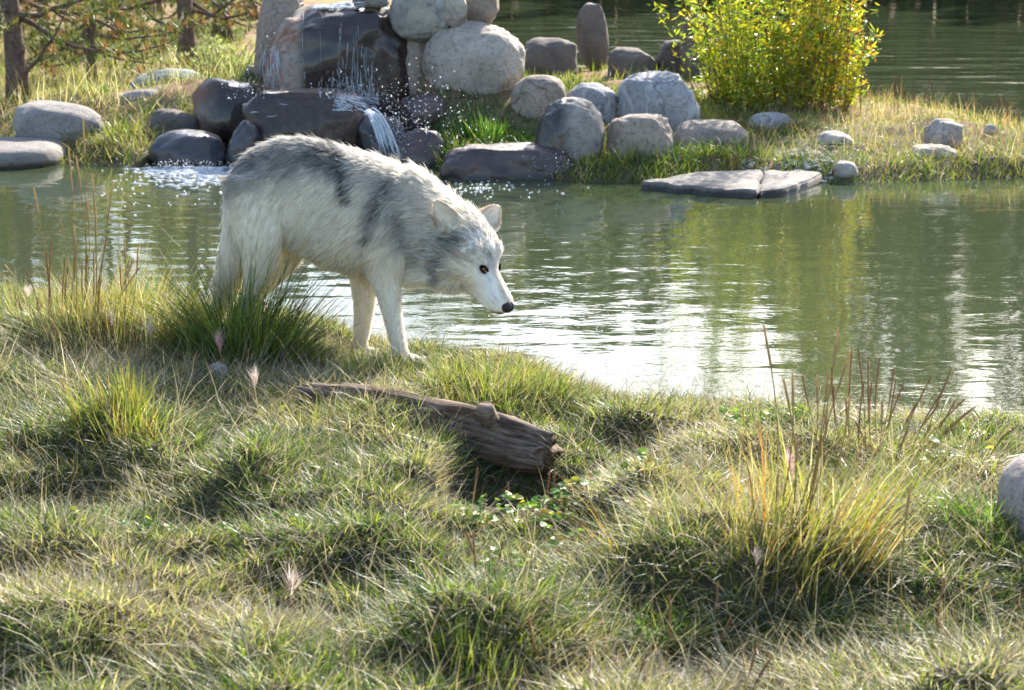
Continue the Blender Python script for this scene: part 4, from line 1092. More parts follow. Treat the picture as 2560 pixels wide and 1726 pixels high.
# ---------------------------------------------------------------- willow
WB = fbase(1965, 300, -.02)
willow = empty('willow_bush', WB)
stems = MB(); lv = {'P': [], 'A': [], 'L': []}
r_ = np.random.default_rng(5)
LP, LD, LS = [], [], []
for k in range(150):
    a = r_.uniform(0, 2 * math.pi); rr_ = .5 * math.sqrt(r_.uniform())
    b0 = np.array([rr_ * math.cos(a) * 1.25 - .06 + r_.normal(0, .08), rr_ * math.sin(a) * .8, -.03])
    h_ = r_.uniform(1.0, 3.6) if k < 60 else r_.uniform(.35, 1.2)
    sp_ = r_.uniform(.15, .75) if h_ > 1.4 else r_.uniform(.4, 1.25)
    da = a + r_.normal(0, .5)
    if math.cos(da) > .3: sp_ *= .6
    t = np.linspace(0, 1, 10)[:, None]
    P = b0 + np.array([math.cos(da), math.sin(da) * .75, 0]) * sp_ * h_ * .45 * t ** 1.4 + np.array([.04 * math.sin(k), 0, 0]) * np.sin(t * 5) + np.array([0, 0, h_]) * t
    stems.tube(P, np.linspace(.005, .0012, 10), 5)
    m = int(r_.uniform(70, 150) * (.5 + h_ / 3.0))
    tt = r_.uniform(.04, 1, m)
    q = np.stack([np.interp(tt, np.linspace(0, 1, 10), P[:, c]) for c in range(3)], -1)
    LP.append(q + r_.normal(0, .034, (m, 3)))
    aa = r_.uniform(0, 2 * math.pi, m)
    LD.append(np.stack([np.cos(aa) * .8, np.sin(aa) * .8, r_.uniform(-.3, 1.1, m)], -1))
LP, LD = np.concatenate(LP), np.concatenate(LD)
LD /= np.linalg.norm(LD, axis=1)[:, None]
n = len(LP)
def leaf_geo(P, D, L, Wd, C):
    """lanceolate leaf: folded along the midrib, six triangles"""
    n = len(P)
    S_ = np.cross(D, r_.normal(size=(n, 3))); S_ /= np.linalg.norm(S_, axis=1)[:, None]
    U_ = np.cross(S_, D)
    L = L[:, None]; Wd = Wd[:, None]
    pts = [P, P + D * L * .35 + S_ * Wd + U_ * Wd * .35, P + D * L * .4, P + D * L * .35 - S_ * Wd + U_ * Wd * .35, P + D * L * .72 + S_ * Wd * .7 + U_ * Wd * .2 - U_ * L * .06, P + D * L * .72 - S_ * Wd * .7 + U_ * Wd * .2 - U_ * L * .06, P + D * L - U_ * L * .14]
    V = np.stack(pts, 1).reshape(-1, 3)
    b_ = np.arange(n)[:, None] * 7
    T = np.concatenate([b_ + np.array([[i_, j_, k_]]) for i_, j_, k_ in ((0, 1, 2), (0, 2, 3), (1, 4, 2), (2, 5, 3), (4, 6, 2), (2, 6, 5))])
    return V, T, np.repeat(C, 7, axis=0)
wc = np.array([(.22, .31, .03), (.38, .40, .035), (.52, .42, .03), (.14, .22, .03), (.52, .32, .03), (.34, .16, .04)])
def wcol(n, P):
    right = sstep(-.5, .7, P[:, 0])
    u = r_.uniform(size=n) + .25 * right - .1
    idx = np.digitize(u, [.34, .62, .80, .92, .98])
    order = np.array([0, 1, 2, 3, 4, 5])
    return wc[order[np.clip(idx, 0, 5)]] * r_.uniform(.7, 1.25, n)[:, None]
front = np.argsort(LP[:, 1] + np.abs(LP[:, 2] - .5) * .6)[:280]
rest = np.ones(n, bool); rest[front] = False
stems.build('stems', M_TWIG, willow)
V, T, C = leaf_geo(LP[rest], LD[rest], r_.uniform(.03, .095, rest.sum()), r_.uniform(.005, .012, rest.sum()), wcol(rest.sum(), LP[rest]))
fo_ = link('foliage', npmesh('foliage', V, T, None, C, False), M_LEAF, willow); fo_['kind'] = 'stuff'
lm = []
for k in range(8):
    V, T, C = leaf_geo(np.zeros((1, 3)), np.array([[0, 0, 1.0]]), np.array([.085]), np.array([.013]), wc[[k % 5]] * r_.uniform(.8, 1.2))
    lm.append(npmesh('leaf', V, T, None, C, False))
for k, j in enumerate(front):
    o = link('leaf', lm[k % 8], M_LEAF, willow)
    o.location = LP[j]; o.rotation_mode = 'QUATERNION'
    o.rotation_quaternion = Vector((0, 0, 1)).rotation_difference(Vector(LD[j])) @ Matrix.Rotation(k * 1.7, 3, 'Z').to_quaternion()
tag(willow, 'tall yellow-green willow bush glowing in back light behind the boulders', 'bush')

# ---------------------------------------------------------------- pale shrub beside the fall
sb = fbase(565, 225, .1)
sh = empty('rabbitbrush', sb)
m1, m2 = MB(), MB()
for k in range(70):
    a = r_.uniform(0, 2 * math.pi); h_ = r_.uniform(.25, .5)
    sp_ = r_.uniform(.1, .75)
    t = np.linspace(0, 1, 6)[:, None]
    P = np.array([r_.normal(0, .08), r_.normal(0, .06), 0]) + t * np.array([math.cos(a) * sp_ * h_ * 1.3 - .05, math.sin(a) * sp_ * h_, h_])
    m1.tube(P, np.linspace(.006, .003, 6), 5)
    q = np.repeat(P[2:], 14, 0)
    n_ = len(q)
    V, T, C = blades(q + r_.normal(0, .008, q.shape), r_.uniform(.03, .06, n_), .009, r_.uniform(0, 6.28, n_), r_.uniform(.3, .9, n_), .3, np.array((.22, .28, .10)) * r_.uniform(.8, 1.2, (n_, 1)), np.array((.36, .40, .20)), 1)
    m2.add(V, T, None, C)
    V, T, C = blades(np.repeat(P[-1:], 14, 0), r_.uniform(.012, .03, 14), .010, r_.uniform(0, 6.28, 14), r_.uniform(0, 1.2, 14), .2, np.array((.62, .60, .50)), np.array((.70, .68, .60)), 1)
    m2.add(V, T, None, C)
m1.build('stems', M_TWIG, sh)
q = m2.build('foliage', M_GRASS, sh, smooth=False); q['kind'] = 'stuff'
tag(sh, 'pale green rabbitbrush with whitish tips left of the fall', 'shrub')

# ---------------------------------------------------------------- pines on the left
NEE = np.array([(.10, .13, .03), (.16, .18, .035), (.24, .21, .05), (.34, .17, .06), (.07, .10, .03)])
def pine(label, px, Y, h, r0, lean=(0, 0), seed=1, low=.55, nb=26, bl=1.1, extra=(), dens=1.0, orange=.15):
    b0 = at(px, 200, Y); z = float(H(np.array([b0[0]]), np.array([Y]))[0])
    e = empty('pine_tree', (b0[0], Y, z - .03))
    rr_ = np.random.default_rng(seed)
    t = np.linspace(0, 1, 22)[:, None]
    tp = np.array([[lean[0], lean[1], h]]) * t + np.stack([.03 * np.sin(t[:, 0] * 9 + seed), .03 * np.cos(t[:, 0] * 7), 0 * t[:, 0]], -1)
    tm = MB(); rad = r0 * (1 - .85 * t[:, 0]); rad[0] *= 1.35; rad[1] *= 1.08
    tm.tube(tp, rad, 14)
    to = tm.build('trunk', M_BARK, e)
    cr = MB()
    ends = []
    for k in range(nb):
        dr_ = k < nb * .45
        s_ = low / h + (1 - low / h) * (k / nb) ** 1.6
        p0 = np.array([np.interp(s_, t[:, 0], tp[:, c]) for c in range(3)])
        a = k * 2.4 + rr_.normal(0, .3)
        L = bl * (1 - .75 * s_) * rr_.uniform(.7, 1.2)
        up = rr_.uniform(-.45, .15) if dr_ else rr_.uniform(-.05, .55)
        ends.append((p0, p0 + np.array([math.cos(a) * L, math.sin(a) * L, up * L])))
    for p0, p1 in list(ends) + [(np.array(a_), np.array(b_)) for a_, b_ in extra]:
        tt = np.linspace(0, 1, 8)[:, None]
        P = p0 * (1 - tt) + p1 * tt + np.array([0, 0, -.08]) * np.sin(tt * math.pi) + rr_.normal(0, .012, (8, 3)) * (tt > 0)
        br = MB(); ln_ = np.linalg.norm(p1 - p0)
        br.tube(P, np.linspace(r0 * .26 + .004, .004, 8), 6)
        br.build('branch', M_BARK, e)
        m = int(15 * ln_ * dens) + 2
        u = rr_.uniform(.3, 1.0, m)
        q = np.stack([np.interp(u, tt[:, 0], P[:, c]) for c in range(3)], -1) + rr_.normal(0, .10, (m, 3)) * np.array([1, 1, .8])
        nn = 30
        Q_ = np.repeat(q, nn, 0)
        colr = NEE[rr_.choice(5, m, p=[.34, .28, .28 - orange, orange, .10])]
        C_ = np.repeat(colr, nn, 0) * rr_.uniform(.7, 1.3, (m * nn, 1))
        V, T, C = blades(Q_, rr_.uniform(.06, .11, m * nn), .009, rr_.uniform(0, 6.28, m * nn), rr_.uniform(0, 2.2, m * nn), .1, C_, C_, 1)
        cr.add(V, T, None, C)
    c = cr.build('crown', M_NEEDLE, e, smooth=False); c['kind'] = 'stuff'
    tag(e, label, 'tree')
    return e
pine('thick reddish pine trunk with a long rising branch beside the grey boulder', 34, 15.9, 6.5, .085, (-.25, .2), 1, low=.75, nb=30, extra=[((.02, -.02, .18), (.55, -.25, .85)), ((.0, 0, .75), (.8, .1, 1.0))])
pine('dark pine trunk with spreading dead limbs behind the green-grey boulder', 462, 19.6, 7.5, .085, (.1, .3), 2, low=.6, nb=34, extra=[((0, 0, .42), (-.62, .05, .85)), ((0, 0, .42), (.75, .1, .95))], orange=.22)
pine('grey-brown pine trunk behind the pale shrub', 558, 23.0, 8.0, .10, (0, .2), 3, low=.5, nb=30)
pine('young bushy pine with yellowing needles left of the shrub', 235, 18.2, 3.2, .045, (.1, 0), 4, low=.35, nb=34, bl=.95, dens=1.3, orange=.22)
pine('small dark pine at the back of the clearing', 300, 23.5, 4.5, .07, (0, 0), 5, low=.3, nb=30, bl=1.0, orange=.05)
pine('slender pine stem half hidden behind the dark trunk', 497, 24.5, 7.0, .06, (.05, 0), 6, low=.4, nb=26, orange=.05)
pine('yellow-needled pine at the far left of the clearing', 110, 21.0, 5.0, .06, (.0, 0), 7, low=.35, nb=34, bl=1.1, dens=1.2, orange=.2)
pine('pine standing at the far edge of the clearing behind the tall slab', 625, 27.0, 7.0, .09, (.0, 0), 8, low=.3, nb=30, bl=1.2, orange=.1)
pine('broad pine deep in the clearing between the trunks', 390, 28.5, 7.0, .10, (.0, 0), 9, low=.3, nb=30, bl=1.3, orange=.1)

# ---------------------------------------------------------------- the wood beyond the pond (seen as its reflection)
tm, cm = MB(), MB()
r_ = np.random.default_rng(77)
for k in range(286):
    a = r_.uniform(-.62, .62) if k < 225 else r_.uniform(-1.2, 1.2)
    if k >= 270: a = r_.uniform(.13, .38)
    d_ = r_.uniform(49, 66) if a > -.12 else r_.uniform(33, 60)
    x, y = math.sin(a) * d_, math.cos(a) * d_
    h_ = (r_.uniform(8.8, 10.9) if -.05 < a < .15 else r_.uniform(11, 14) if k >= 270 else r_.uniform(8, 14) if a > 0 else r_.uniform(4, 8.5)) * (d_ / 55)
    z = float(H(np.array([x]), np.array([y]))[0])
    asp = r_.uniform() < .35
    t = np.linspace(0, 1, 5)[:, None]
    tm.tube(np.array([x, y, z]) + t * np.array([r_.normal(0, .25), 0, h_ * .95]), np.linspace(.17, .04, 5), 6, (.08, .065, .05) if not asp else (.13, .115, .095))
    m = int(h_ * 100)
    u = r_.uniform(.0, 1, m) ** .8
    rad = (.95 - .85 * u) * h_ * .17 * np.sqrt(r_.uniform(.15, 1, m)) if not asp else (.35 + np.sin(u * math.pi)) * h_ * .11 * np.sqrt(r_.uniform(.1, 1, m))
    aa = r_.uniform(0, 6.28, m)
    q = np.stack([x + rad * np.cos(aa), y + rad * np.sin(aa), z + h_ * (.03 + .95 * u)], -1)
    pal = np.array([(.05, .075, .025), (.08, .11, .03), (.12, .13, .035)]) if not asp else np.array([(.20, .22, .035), (.30, .26, .03), (.13, .17, .03)])
    C_ = pal[r_.integers(0, 3, m)]
    V, T, C = blades(q, r_.uniform(.22, .55, m), r_.uniform(.14, .30, m), aa, r_.uniform(.6, 2.3, m), .2, C_, C_, 1)
    cm.add(V, T, None, C)
m = 16000                                              # thicket along the far shore
aa = r_.uniform(-.75, .75, m); d_ = r_.uniform(45, 52, m)
q = np.stack([np.sin(aa) * d_, np.cos(aa) * d_, r_.uniform(0, 1, m) ** 1.5 * (1.0 + 3.0 * fbm(aa * 30, 3, 0, 91, 2))], -1)
q[:, 2] += H(q[:, 0], q[:, 1])
ok_ = q[:, 2] > WL + .05
C_ = np.array([(.06, .09, .025), (.10, .13, .03), (.18, .18, .04), (.16, .10, .04)])[r_.integers(0, 4, m)]
V, T, C = blades(q[ok_], r_.uniform(.3, .7, m)[ok_], r_.uniform(.3, .6, m)[ok_], r_.uniform(0, 6.28, ok_.sum()), r_.uniform(0, 1.5, ok_.sum()), .2, C_[ok_], C_[ok_], 1)
cm.add(V, T, None, C)
tm.add(np.concatenate(cm.V), np.concatenate(cm.T), None, np.concatenate(cm.C))
tag(tm.build('distant_wood', M_NEEDLE, smooth=False), 'belt of pines and yellowing aspens beyond the pond, mirrored in the water', 'trees', kind='stuff')

# ================================================================== FALLING WATER
mfw, ns, ls = newmat('white_water')
pb = N(ns, 'ShaderNodeBsdfPrincipled', Roughness=.15, IOR=1.33); pb.inputs['Base Color'].default_value = (.80, .84, .90, 1); pb.inputs['Transmission Weight'].default_value = .35
tr = N(ns, 'ShaderNodeBsdfTranslucent'); tr.inputs['Color'].default_value = (.85, .88, .92, 1)
mxs = N(ns, 'ShaderNodeMixShader'); mxs.inputs[0].default_value = .4
ls.new(pb.outputs[0], mxs.inputs[1]); ls.new(tr.outputs[0], mxs.inputs[2])
out = N(ns, 'ShaderNodeOutputMaterial'); ls.new(mxs.outputs[0], out.inputs['Surface'])
dg = bpy.context.evaluated_depsgraph_get()
def stone_hit(px, py):
    ok_, loc, nrm, idx, ob, mt = sc.ray_cast(dg, CAMV, Vector(ray(px, py)).normalized())
    if ok_ and ob.name.split('.')[0] in ('boulder', 'ledge_rock'): return loc, nrm
    return None, None
cas, r_ = MB(), np.random.default_rng(9)
def strand(pts, wd, n=16, off=.012, keep=1.0, wob=2.0):
    """thin broken runnel of water clinging to the stone"""
    A = smooth_secs(pts, n)
    P = []
    ph_ = r_.uniform(0, 6)
    for k, (a, b) in enumerate(A):
        l_, nr = stone_hit(a + wob * math.sin(k * .9 + ph_), b)
        if l_ is None or r_.uniform() > keep or (P and abs(l_[1] - P[-1][1]) > .10):
            if len(P) > 2: cas.tube(np.array(P), wd * r_.uniform(.5, 1.3) * np.sin(np.linspace(.25, 2.9, len(P))), 5)
            P = []
            continue
        P.append(np.array(l_ + nr * off * .3 + Vector((0, -off, 0))))
    if len(P) > 2: cas.tube(np.array(P), wd * np.sin(np.linspace(.25, 2.9, len(P))), 5)
for k in range(120):
    x = r_.normal(872, 36); y0 = r_.uniform(60, 210) if r_.uniform() < .2 else r_.uniform(165, 238)
    strand([(x, y0), (x + r_.normal(0, 3), (y0 + 245) / 2), (x + r_.normal(2, 5), 248)], r_.uniform(.0008, .0024), keep=.75, wob=.5)
for x, a, b in ((855, 55, 170), (852, 60, 120), (884, 120, 250), (913, 120, 200), (760, 30, 200), (932, 150, 240), (800, 200, 246)):
    strand([(x, a), (x - 3, (a + b) / 2), (x + 4, b)], .0022, n=26, keep=.9, wob=.7)
for k in range(40):
    x = r_.uniform(655, 700); y0 = r_.uniform(95, 190)
    strand([(x, y0), (x - 2, y0 + 20), (x + r_.normal(0, 5), y0 + r_.uniform(25, 60))], r_.uniform(.0012, .003), n=10, wob=1)
for k in range(4):
    x = r_.uniform(612, 715); y0 = r_.uniform(248, 292)
    strand([(x, y0), (x + r_.uniform(6, 16), y0 + r_.normal(0, 3)), (x + r_.uniform(16, 30), y0 + r_.normal(0, 4))], r_.uniform(.0012, .003), n=8)
for k in range(90):
    x = r_.uniform(830, 935); y0 = r_.uniform(240, 275)
    strand([(x, y0), (x + r_.uniform(4, 12), y0 + 3), (x + r_.uniform(12, 22), y0 + 6)], r_.uniform(.002, .005), n=8)
for k in range(40):
    x = r_.uniform(745, 890); y0 = r_.uniform(4, 22)
    strand([(x, y0), (x + 14, y0 + r_.normal(0, 1)), (x + 30, y0 + r_.normal(0, 2))], r_.uniform(.004, .009), n=8)
# jet leaving the lip of the ledge in an arc
for k in range(46):
    f = r_.uniform(-1, 1)
    x0, y0 = 918 + 12 * f, 276 + r_.normal(0, 4)
    s1 = r_.uniform(.5, 1.05)
    tt = np.linspace(r_.uniform(0, .35), s1, 9)
    P = [np.array(at(x0 + (58 + 14 * f) * q + r_.normal(0, .6), y0 + 118 * q ** 1.7, 13.62 - .12 * q + f * .05)) for q in tt]
    cas.tube(np.array(P), r_.uniform(.003, .008) * np.sin(np.linspace(.3, 2.9, 9)), 5)
co = cas.build('waterfall', mfw); tag(co, 'white water streaming down the dark rock face and off the ledge', 'waterfall', kind='stuff')
OCT = np.array([[1, 0, 0], [-1, 0, 0], [0, 1, 0], [0, -1, 0], [0, 0, 1], [0, 0, -1.0]])
OT = np.array([[0, 2, 4], [2, 1, 4], [1, 3, 4], [3, 0, 4], [2, 0, 5], [1, 2, 5], [3, 1, 5], [0, 3, 5]])
def droplets(m_, n, cx, cy, sx, sy, Y, sY, r0, r1):
    for k in range(n):
        p = np.array(at(r_.normal(cx, sx), r_.normal(cy, sy), r_.normal(Y, sY)))
        if p[2] < WL: continue
        s_ = r0 + (r1 - r0) * r_.uniform() ** 3
        m_.add(OCT * s_ * np.array([1, 1, r_.uniform(1, 1.8)]) + p, OT)
dm = MB()
droplets(dm, 700, 905, 252, 34, 14, 14.0, .05, .0012, .0035)
droplets(dm, 500, 985, 330, 26, 42, 13.6, .06, .0012, .0035)
droplets(dm, 300, 480, 415, 60, 7, 13.3, .1, .0015, .004)
droplets(dm, 520, 1035, 290, 72, 52, 13.75, .18, .0012, .0055)
droplets(dm, 160, 1180, 350, 90, 45, 13.4, .2, .0012, .0045)
droplets(dm, 160, 880, 225, 45, 26, 14.15, .05, .002, .006)
droplets(dm, 90, 620, 225, 35, 18, 14.0, .08, .0015, .005)
droplets(dm, 120, 672, 160, 14, 40, 14.75, .1, .0015, .005)
droplets(dm, 80, 1390, 410, 40, 22, 12.9, .05, .0015, .005)
tag(dm.build('spray', mfw), 'bright droplets of spray flying off the waterfall', 'spray', kind='stuff')
# foam and bubbles floating on the pond
fm = MB()
for k in range(900):
    if k < 560: px, py = r_.normal(480, 62), 418 + abs(r_.normal(0, 20))
    elif k < 700: px, py = r_.normal(1150, 120), r_.normal(472, 9)
    else: px, py = r_.uniform(250, 1250), r_.normal(470, 28)
    if py < 412: continue
    p = gnd(px, py, WL)
    if k >= 560 and yfar(np.array([p[0]]))[0] - p[1] < .03: continue
    s_ = r_.uniform(.006, .03) if k < 560 else r_.uniform(.002, .007)
    fm.add(OCT * np.array([s_ * r_.uniform(1, 2.6), s_, .004]) + np.array([p[0], p[1], WL + .003]), OT)
for k in range(70):
    px, py = r_.normal(1380, 160), r_.normal(790, 26)
    p = gnd(px, py, WL)
    s_ = .0012 + .0038 * r_.uniform() ** 3
    fm.add(Vg * s_ + np.array([p[0], p[1], WL + s_ * .4]), Tg)
tag(fm.build('foam', mfw), 'white foam and bubbles drifting on the pond', 'foam', kind='stuff')

# ================================================================== WOLF
WY0 = 7.45
W0 = at(900, 880, WY0)                                  # wolf origin: ground under the chest
MPP = float((np.array(W0) - np.array([0, 0, CAM_H])) @ DV / FPX)
WG = W0[2]
def wl(px, py, y=0.0):                                  # side-view position -> wolf coordinates
    p = at(px, py, WY0 + y)
    return Vector((p[0] - W0[0], y, p[2] - WG))
def loft(secs, n=28, pw=2.2):
    """secs: (centre, half-axis u, half-axis v); closed tube through elliptical sections"""
    a = np.linspace(0, 2 * math.pi, n, endpoint=False)
    ca, sa = np.cos(a), np.sin(a)
    ca = np.sign(ca) * np.abs(ca) ** (2 / pw); sa = np.sign(sa) * np.abs(sa) ** (2 / pw)
    V = []
    for c, u, v in secs:
        V.append(np.array(c)[None] + ca[:, None] * np.array(u)[None] + sa[:, None] * np.array(v)[None])
    m = len(secs)
    V = np.concatenate(V + [np.array([secs[0][0]]), np.array([secs[-1][0]])])
    i = np.arange(m - 1)[:, None] * n; k = np.arange(n)[None, :]
    Q = np.stack([i + k, i + (k + 1) % n, i + n + (k + 1) % n, i + n + k], -1).reshape(-1, 4)
    kk = np.arange(n); e = (m - 1) * n
    T = np.concatenate([np.stack([(kk + 1) % n, kk, np.full(n, m * n)], -1), np.stack([e + kk, e + (kk + 1) % n, np.full(n, m * n + 1)], -1)])
    return V, T, Q
body = MB()
def addl(secs, **k):
    V, T, Q = loft(secs, **k); body.add(V, T, Q)
# torso: px, top, bottom, half width
tor = [(576, 478, 545, .05), (591, 430, 590, .10), (620, 390, 605, .135), (668, 361, 605, .15), (720, 349, 612, .142), (770, 351, 632, .142), (820, 361, 655, .155),
       (870, 376, 672, .166), (920, 391, 684, .172), (965, 405, 694, .168), (1005, 424, 700, .152), (1040, 448, 690, .13)]
S = []
for px, t_, b_, hw in smooth_secs(tor, 34):
    c = (wl(px, t_) + wl(px, b_)) / 2
    h = (wl(px, t_)[2] - wl(px, b_)[2]) / 2
    S.append((c, Vector((0, hw, 0)), Vector((0, 0, h))))
addl(S, n=40)
# neck: px, py, y, half width, half height
nk = [(985, 540, .0, .145, .205), (1035, 562, -.02, .135, .192), (1080, 578, -.05, .125, .172), (1120, 592, -.085, .118, .148), (1150, 602, -.11, .11, .13)]
nk = smooth_secs(nk, 14)
C_ = [wl(a, b, c) for a, b, c, d, e in nk]
S = []
for k in range(14):
    d = (C_[min(k + 1, 13)] - C_[max(k - 1, 0)]).normalized()
    u = Vector((-d[1], d[0], 0)).normalized(); v = u.cross(d)
    S.append((C_[k], u * nk[k][3], v * nk[k][4]))
addl(S, n=32)
# throat and breast ruff
S = []
rf = smooth_secs([(985, 672, -.02, .07, .05), (1030, 678, -.04, .075, .05), (1075, 676, -.075, .072, .048), (1115, 688, -.10, .066, .046), (1145, 694, -.125, .052, .040), (1172, 690, -.145, .034, .028)], 16)
for a, b, c, d, e in rf: S.append((wl(a, b, c), Vector((.2 * d, d, 0)), Vector((0, 0, e))))
addl(S, n=22)
# head frame
HF = camvec(.50, -.34, -.79).normalized()
HR = camvec(.60, .78, .17); HR = (HR - HF * HR.dot(HF)).normalized()
HU = HF.cross(HR).normalized()
if HU.dot(camvec(0, -1, .5)) < 0: HU = -HU
HO = wl(1166, 602, -.115)
def hp(s, r, u): return HO + HF * s + HR * r + HU * u
hd = [(-.10, .085, -.11, .095), (-.05, .098, -.125, .112), (.0, .103, -.130, .120), (.05, .100, -.126, .116), (.09, .092, -.116, .102), (.12, .079, -.106, .085), (.145, .060, -.098, .067),
      (.175, .044, -.091, .054), (.215, .037, -.083, .048), (.255, .034, -.076, .045), (.29, .031, -.068, .043), (.315, .025, -.059, .036), (.330, .012, -.046, .020)]
S = []
for s_, t_, b_, hw in smooth_secs(hd, 30):
    S.append((hp(s_, 0, (t_ + b_) / 2), HR * hw, HU * ((t_ - b_) / 2)))
addl(S, n=32, pw=2.15)
# lower jaw and brows
S = [(hp(s_, 0, u_), HR * hw, HU * hh_) for s_, u_, hw, hh_ in smooth_secs([(.10, -.085, .05, .03), (.18, -.082, .038, .02), (.24, -.076, .032, .016), (.285, -.068, .026, .013), (.308, -.062, .016, .008)], 12)]
addl(S, n=16)
for sgn in (-1, 1):
    S = [(hp(s_, sgn * r_, u_), HR * q, HU * q) for s_, r_, u_, q in [(.06, .050, .072, .016), (.09, .055, .070, .021), (.118, .055, .058, .016), (.13, .05, .048, .010)]]
    addl(S, n=12)
    S = [(hp(s_, sgn * r_, u_), HR * q * .8, HU * q) for s_, r_, u_, q in [(-.05, .09, -.06, .055), (.01, .098, -.065, .066), (.06, .085, -.06, .056), (.11, .058, -.055, .038)]]
    addl(S, n=14)
# ears: cupped shells
def ear(base, tip, opening, w_, thick=.019, nv=12, na=14):
    ax = (tip - base); L = ax.length; ax.normalize()
    op = (opening - ax * opening.dot(ax)).normalized()
    sd_ = ax.cross(op)
    def pt(v, a, off):
        prof = w_ * (1 - v) ** .85 * (1 + .75 * v)
        r_ = max(prof, .001) + off
        return base + ax * (L * v + off * .3) + sd_ * (r_ * math.sin(a)) - op * (r_ * .42 * math.cos(a)) + op * (.10 * w_ * (1 - v))
    V, Q = [], []
    for lay in (0, 1):
        for i_ in range(nv):
            for j_ in range(na):
                a = -1.5 + 3.0 * j_ / (na - 1)
                V.append(pt(i_ / (nv - 1), a, thick * .5 if lay == 0 else -thick * .5))
    K = nv * na
    for lay in (0, 1):
        for i_ in range(nv - 1):
            for j_ in range(na - 1):
                q = [lay * K + i_ * na + j_, lay * K + i_ * na + j_ + 1, lay * K + (i_ + 1) * na + j_ + 1, lay * K + (i_ + 1) * na + j_]
                Q.append(q if lay == 0 else q[::-1])
    bnd = [i_ * na for i_ in range(nv)] + [(nv - 1) * na + j_ for j_ in range(1, na)] + [i_ * na + na - 1 for i_ in range(nv - 2, -1, -1)] + [j_ for j_ in range(na - 2, 0, -1)]
    for k in range(len(bnd)):
        a, b = bnd[k], bnd[(k + 1) % len(bnd)]
        Q.append([b, a, a + K, b + K])
    body.add(np.array(V), None, np.array(Q))
ydep = lambda p: p[1]
eb1 = hp(-.022, -.098, .052) + camvec(0, -.022, 0); eb2 = hp(-.03, .095, .045)
et1 = eb1 + camvec(-.55, -.30, .78).normalized() * .134
et2 = eb2 + camvec(.50, -.05, .84).normalized() * .098
ear(eb1, et1, camvec(-.10, -.95, -.2), .048)
ear(eb2, et2, camvec(.0, -.95, -.1), .048)
# legs: px, py, y, half length (fore-aft), half width
def leg(rows, m=26):
    A = smooth_secs(rows, m)
    Cc = [wl(a[0], a[1], a[2]) for a in A]
    S = []
    for k in range(m):
        d = (Cc[min(k + 1, m - 1)] - Cc[max(k - 1, 0)]).normalized()
        u = Vector((0, 1, 0)).cross(d).normalized(); v = d.cross(u)
        S.append((Cc[k], u * A[k][3], v * A[k][4]))
    addl(S, n=20)
def paw(px, py, y, yaw=0.0):
    c = wl(px, py, y)
    f = Vector((math.cos(yaw), math.sin(yaw), 0)); s_ = Vector((-f[1], f[0], 0))
    S = [(c + f * t + Vector((0, 0, z)), s_ * a, Vector((0, 0, 1)) * b) for t, z, a, b in [(-.04, .022, .022, .018), (-.01, .03, .034, .028), (.03, .028, .04, .026), (.06, .022, .036, .02), (.08, .016, .02, .012)]]
    addl(S, n=18)
    for q in (-1.5, -.5, .5, 1.5):
        S = [(c + f * t + s_ * (q * .019) + Vector((0, 0, z)), s_ * r_, Vector((0, 0, 1)) * r_) for t, z, r_ in [(.04, .02, .010), (.065, .017, .013), (.09, .012, .008)]]
        addl(S, n=10)
leg([(960, 560, -.105, .10, .055), (964, 630, -.105, .088, .06), (964, 690, -.10, .066, .052), (971, 730, -.10, .050, .044), (979, 775, -.10, .038, .036), (988, 820, -.10, .033, .032), (997, 862, -.10, .031, .031), (1004, 905, -.10, .032, .032)])
paw(1008, 918, -.10)
leg([(915, 580, .10, .09, .05), (915, 650, .10, .068, .052), (911, 700, .10, .055, .046), (911, 760, .10, .042, .036), (906, 815, .10, .033, .031), (901, 860, .10, .028, .029), (899, 890, .10, .028, .029)])
paw(903, 900, .10)
leg([(640, 440, -.08, .12, .07), (648, 520, -.09, .115, .075), (652, 590, -.095, .088, .07), (650, 645, -.095, .066, .055), (643, 688, -.095, .052, .045), (630, 730, -.095, .036, .036), (618, 760, -.095, .030, .030), (618, 810, -.095, .025, .027), (622, 870, -.095, .026, .028)])
paw(632, 890, -.095)
leg([(690, 500, .08, .10, .06), (722, 580, .09, .085, .065), (727, 632, .095, .052, .055), (703, 672, .095, .038, .045), (680, 702, .095, .029, .036), (655, 730, .095, .024, .029), (642, 755, .095, .024, .026), (640, 800, .095, .021, .024), (648, 850, .095, .024, .026)])
paw(655, 862, .095)
leg([(600, 445, .0, .045, .04), (594, 520, -.01, .042, .042), (590, 590, -.02, .044, .044), (583, 650, -.03, .046, .044), (570, 705, -.03, .042, .040), (556, 748, -.03, .028, .026), (548, 768, -.03, .012, .012)])

src = link('wolf_source', body.mesh('wolf_source'))
rm = src.modifiers.new('r', 'REMESH'); rm.mode = 'VOXEL'; rm.voxel_size = 0.0065; rm.use_smooth_shade = True
sm = src.modifiers.new('s', 'SMOOTH'); sm.factor = 0.5; sm.iterations = 7
dg = bpy.context.evaluated_depsgraph_get(); dg.update()
me = bpy.data.meshes.new_from_object(src.evaluated_get(dg))
bpy.data.objects.remove(src)
me.name = 'body'
nv = len(me.vertices)
WV = np.empty(nv * 3, np.float32); me.vertices.foreach_get('co', WV); WV = WV.reshape(-1, 3).astype(float)

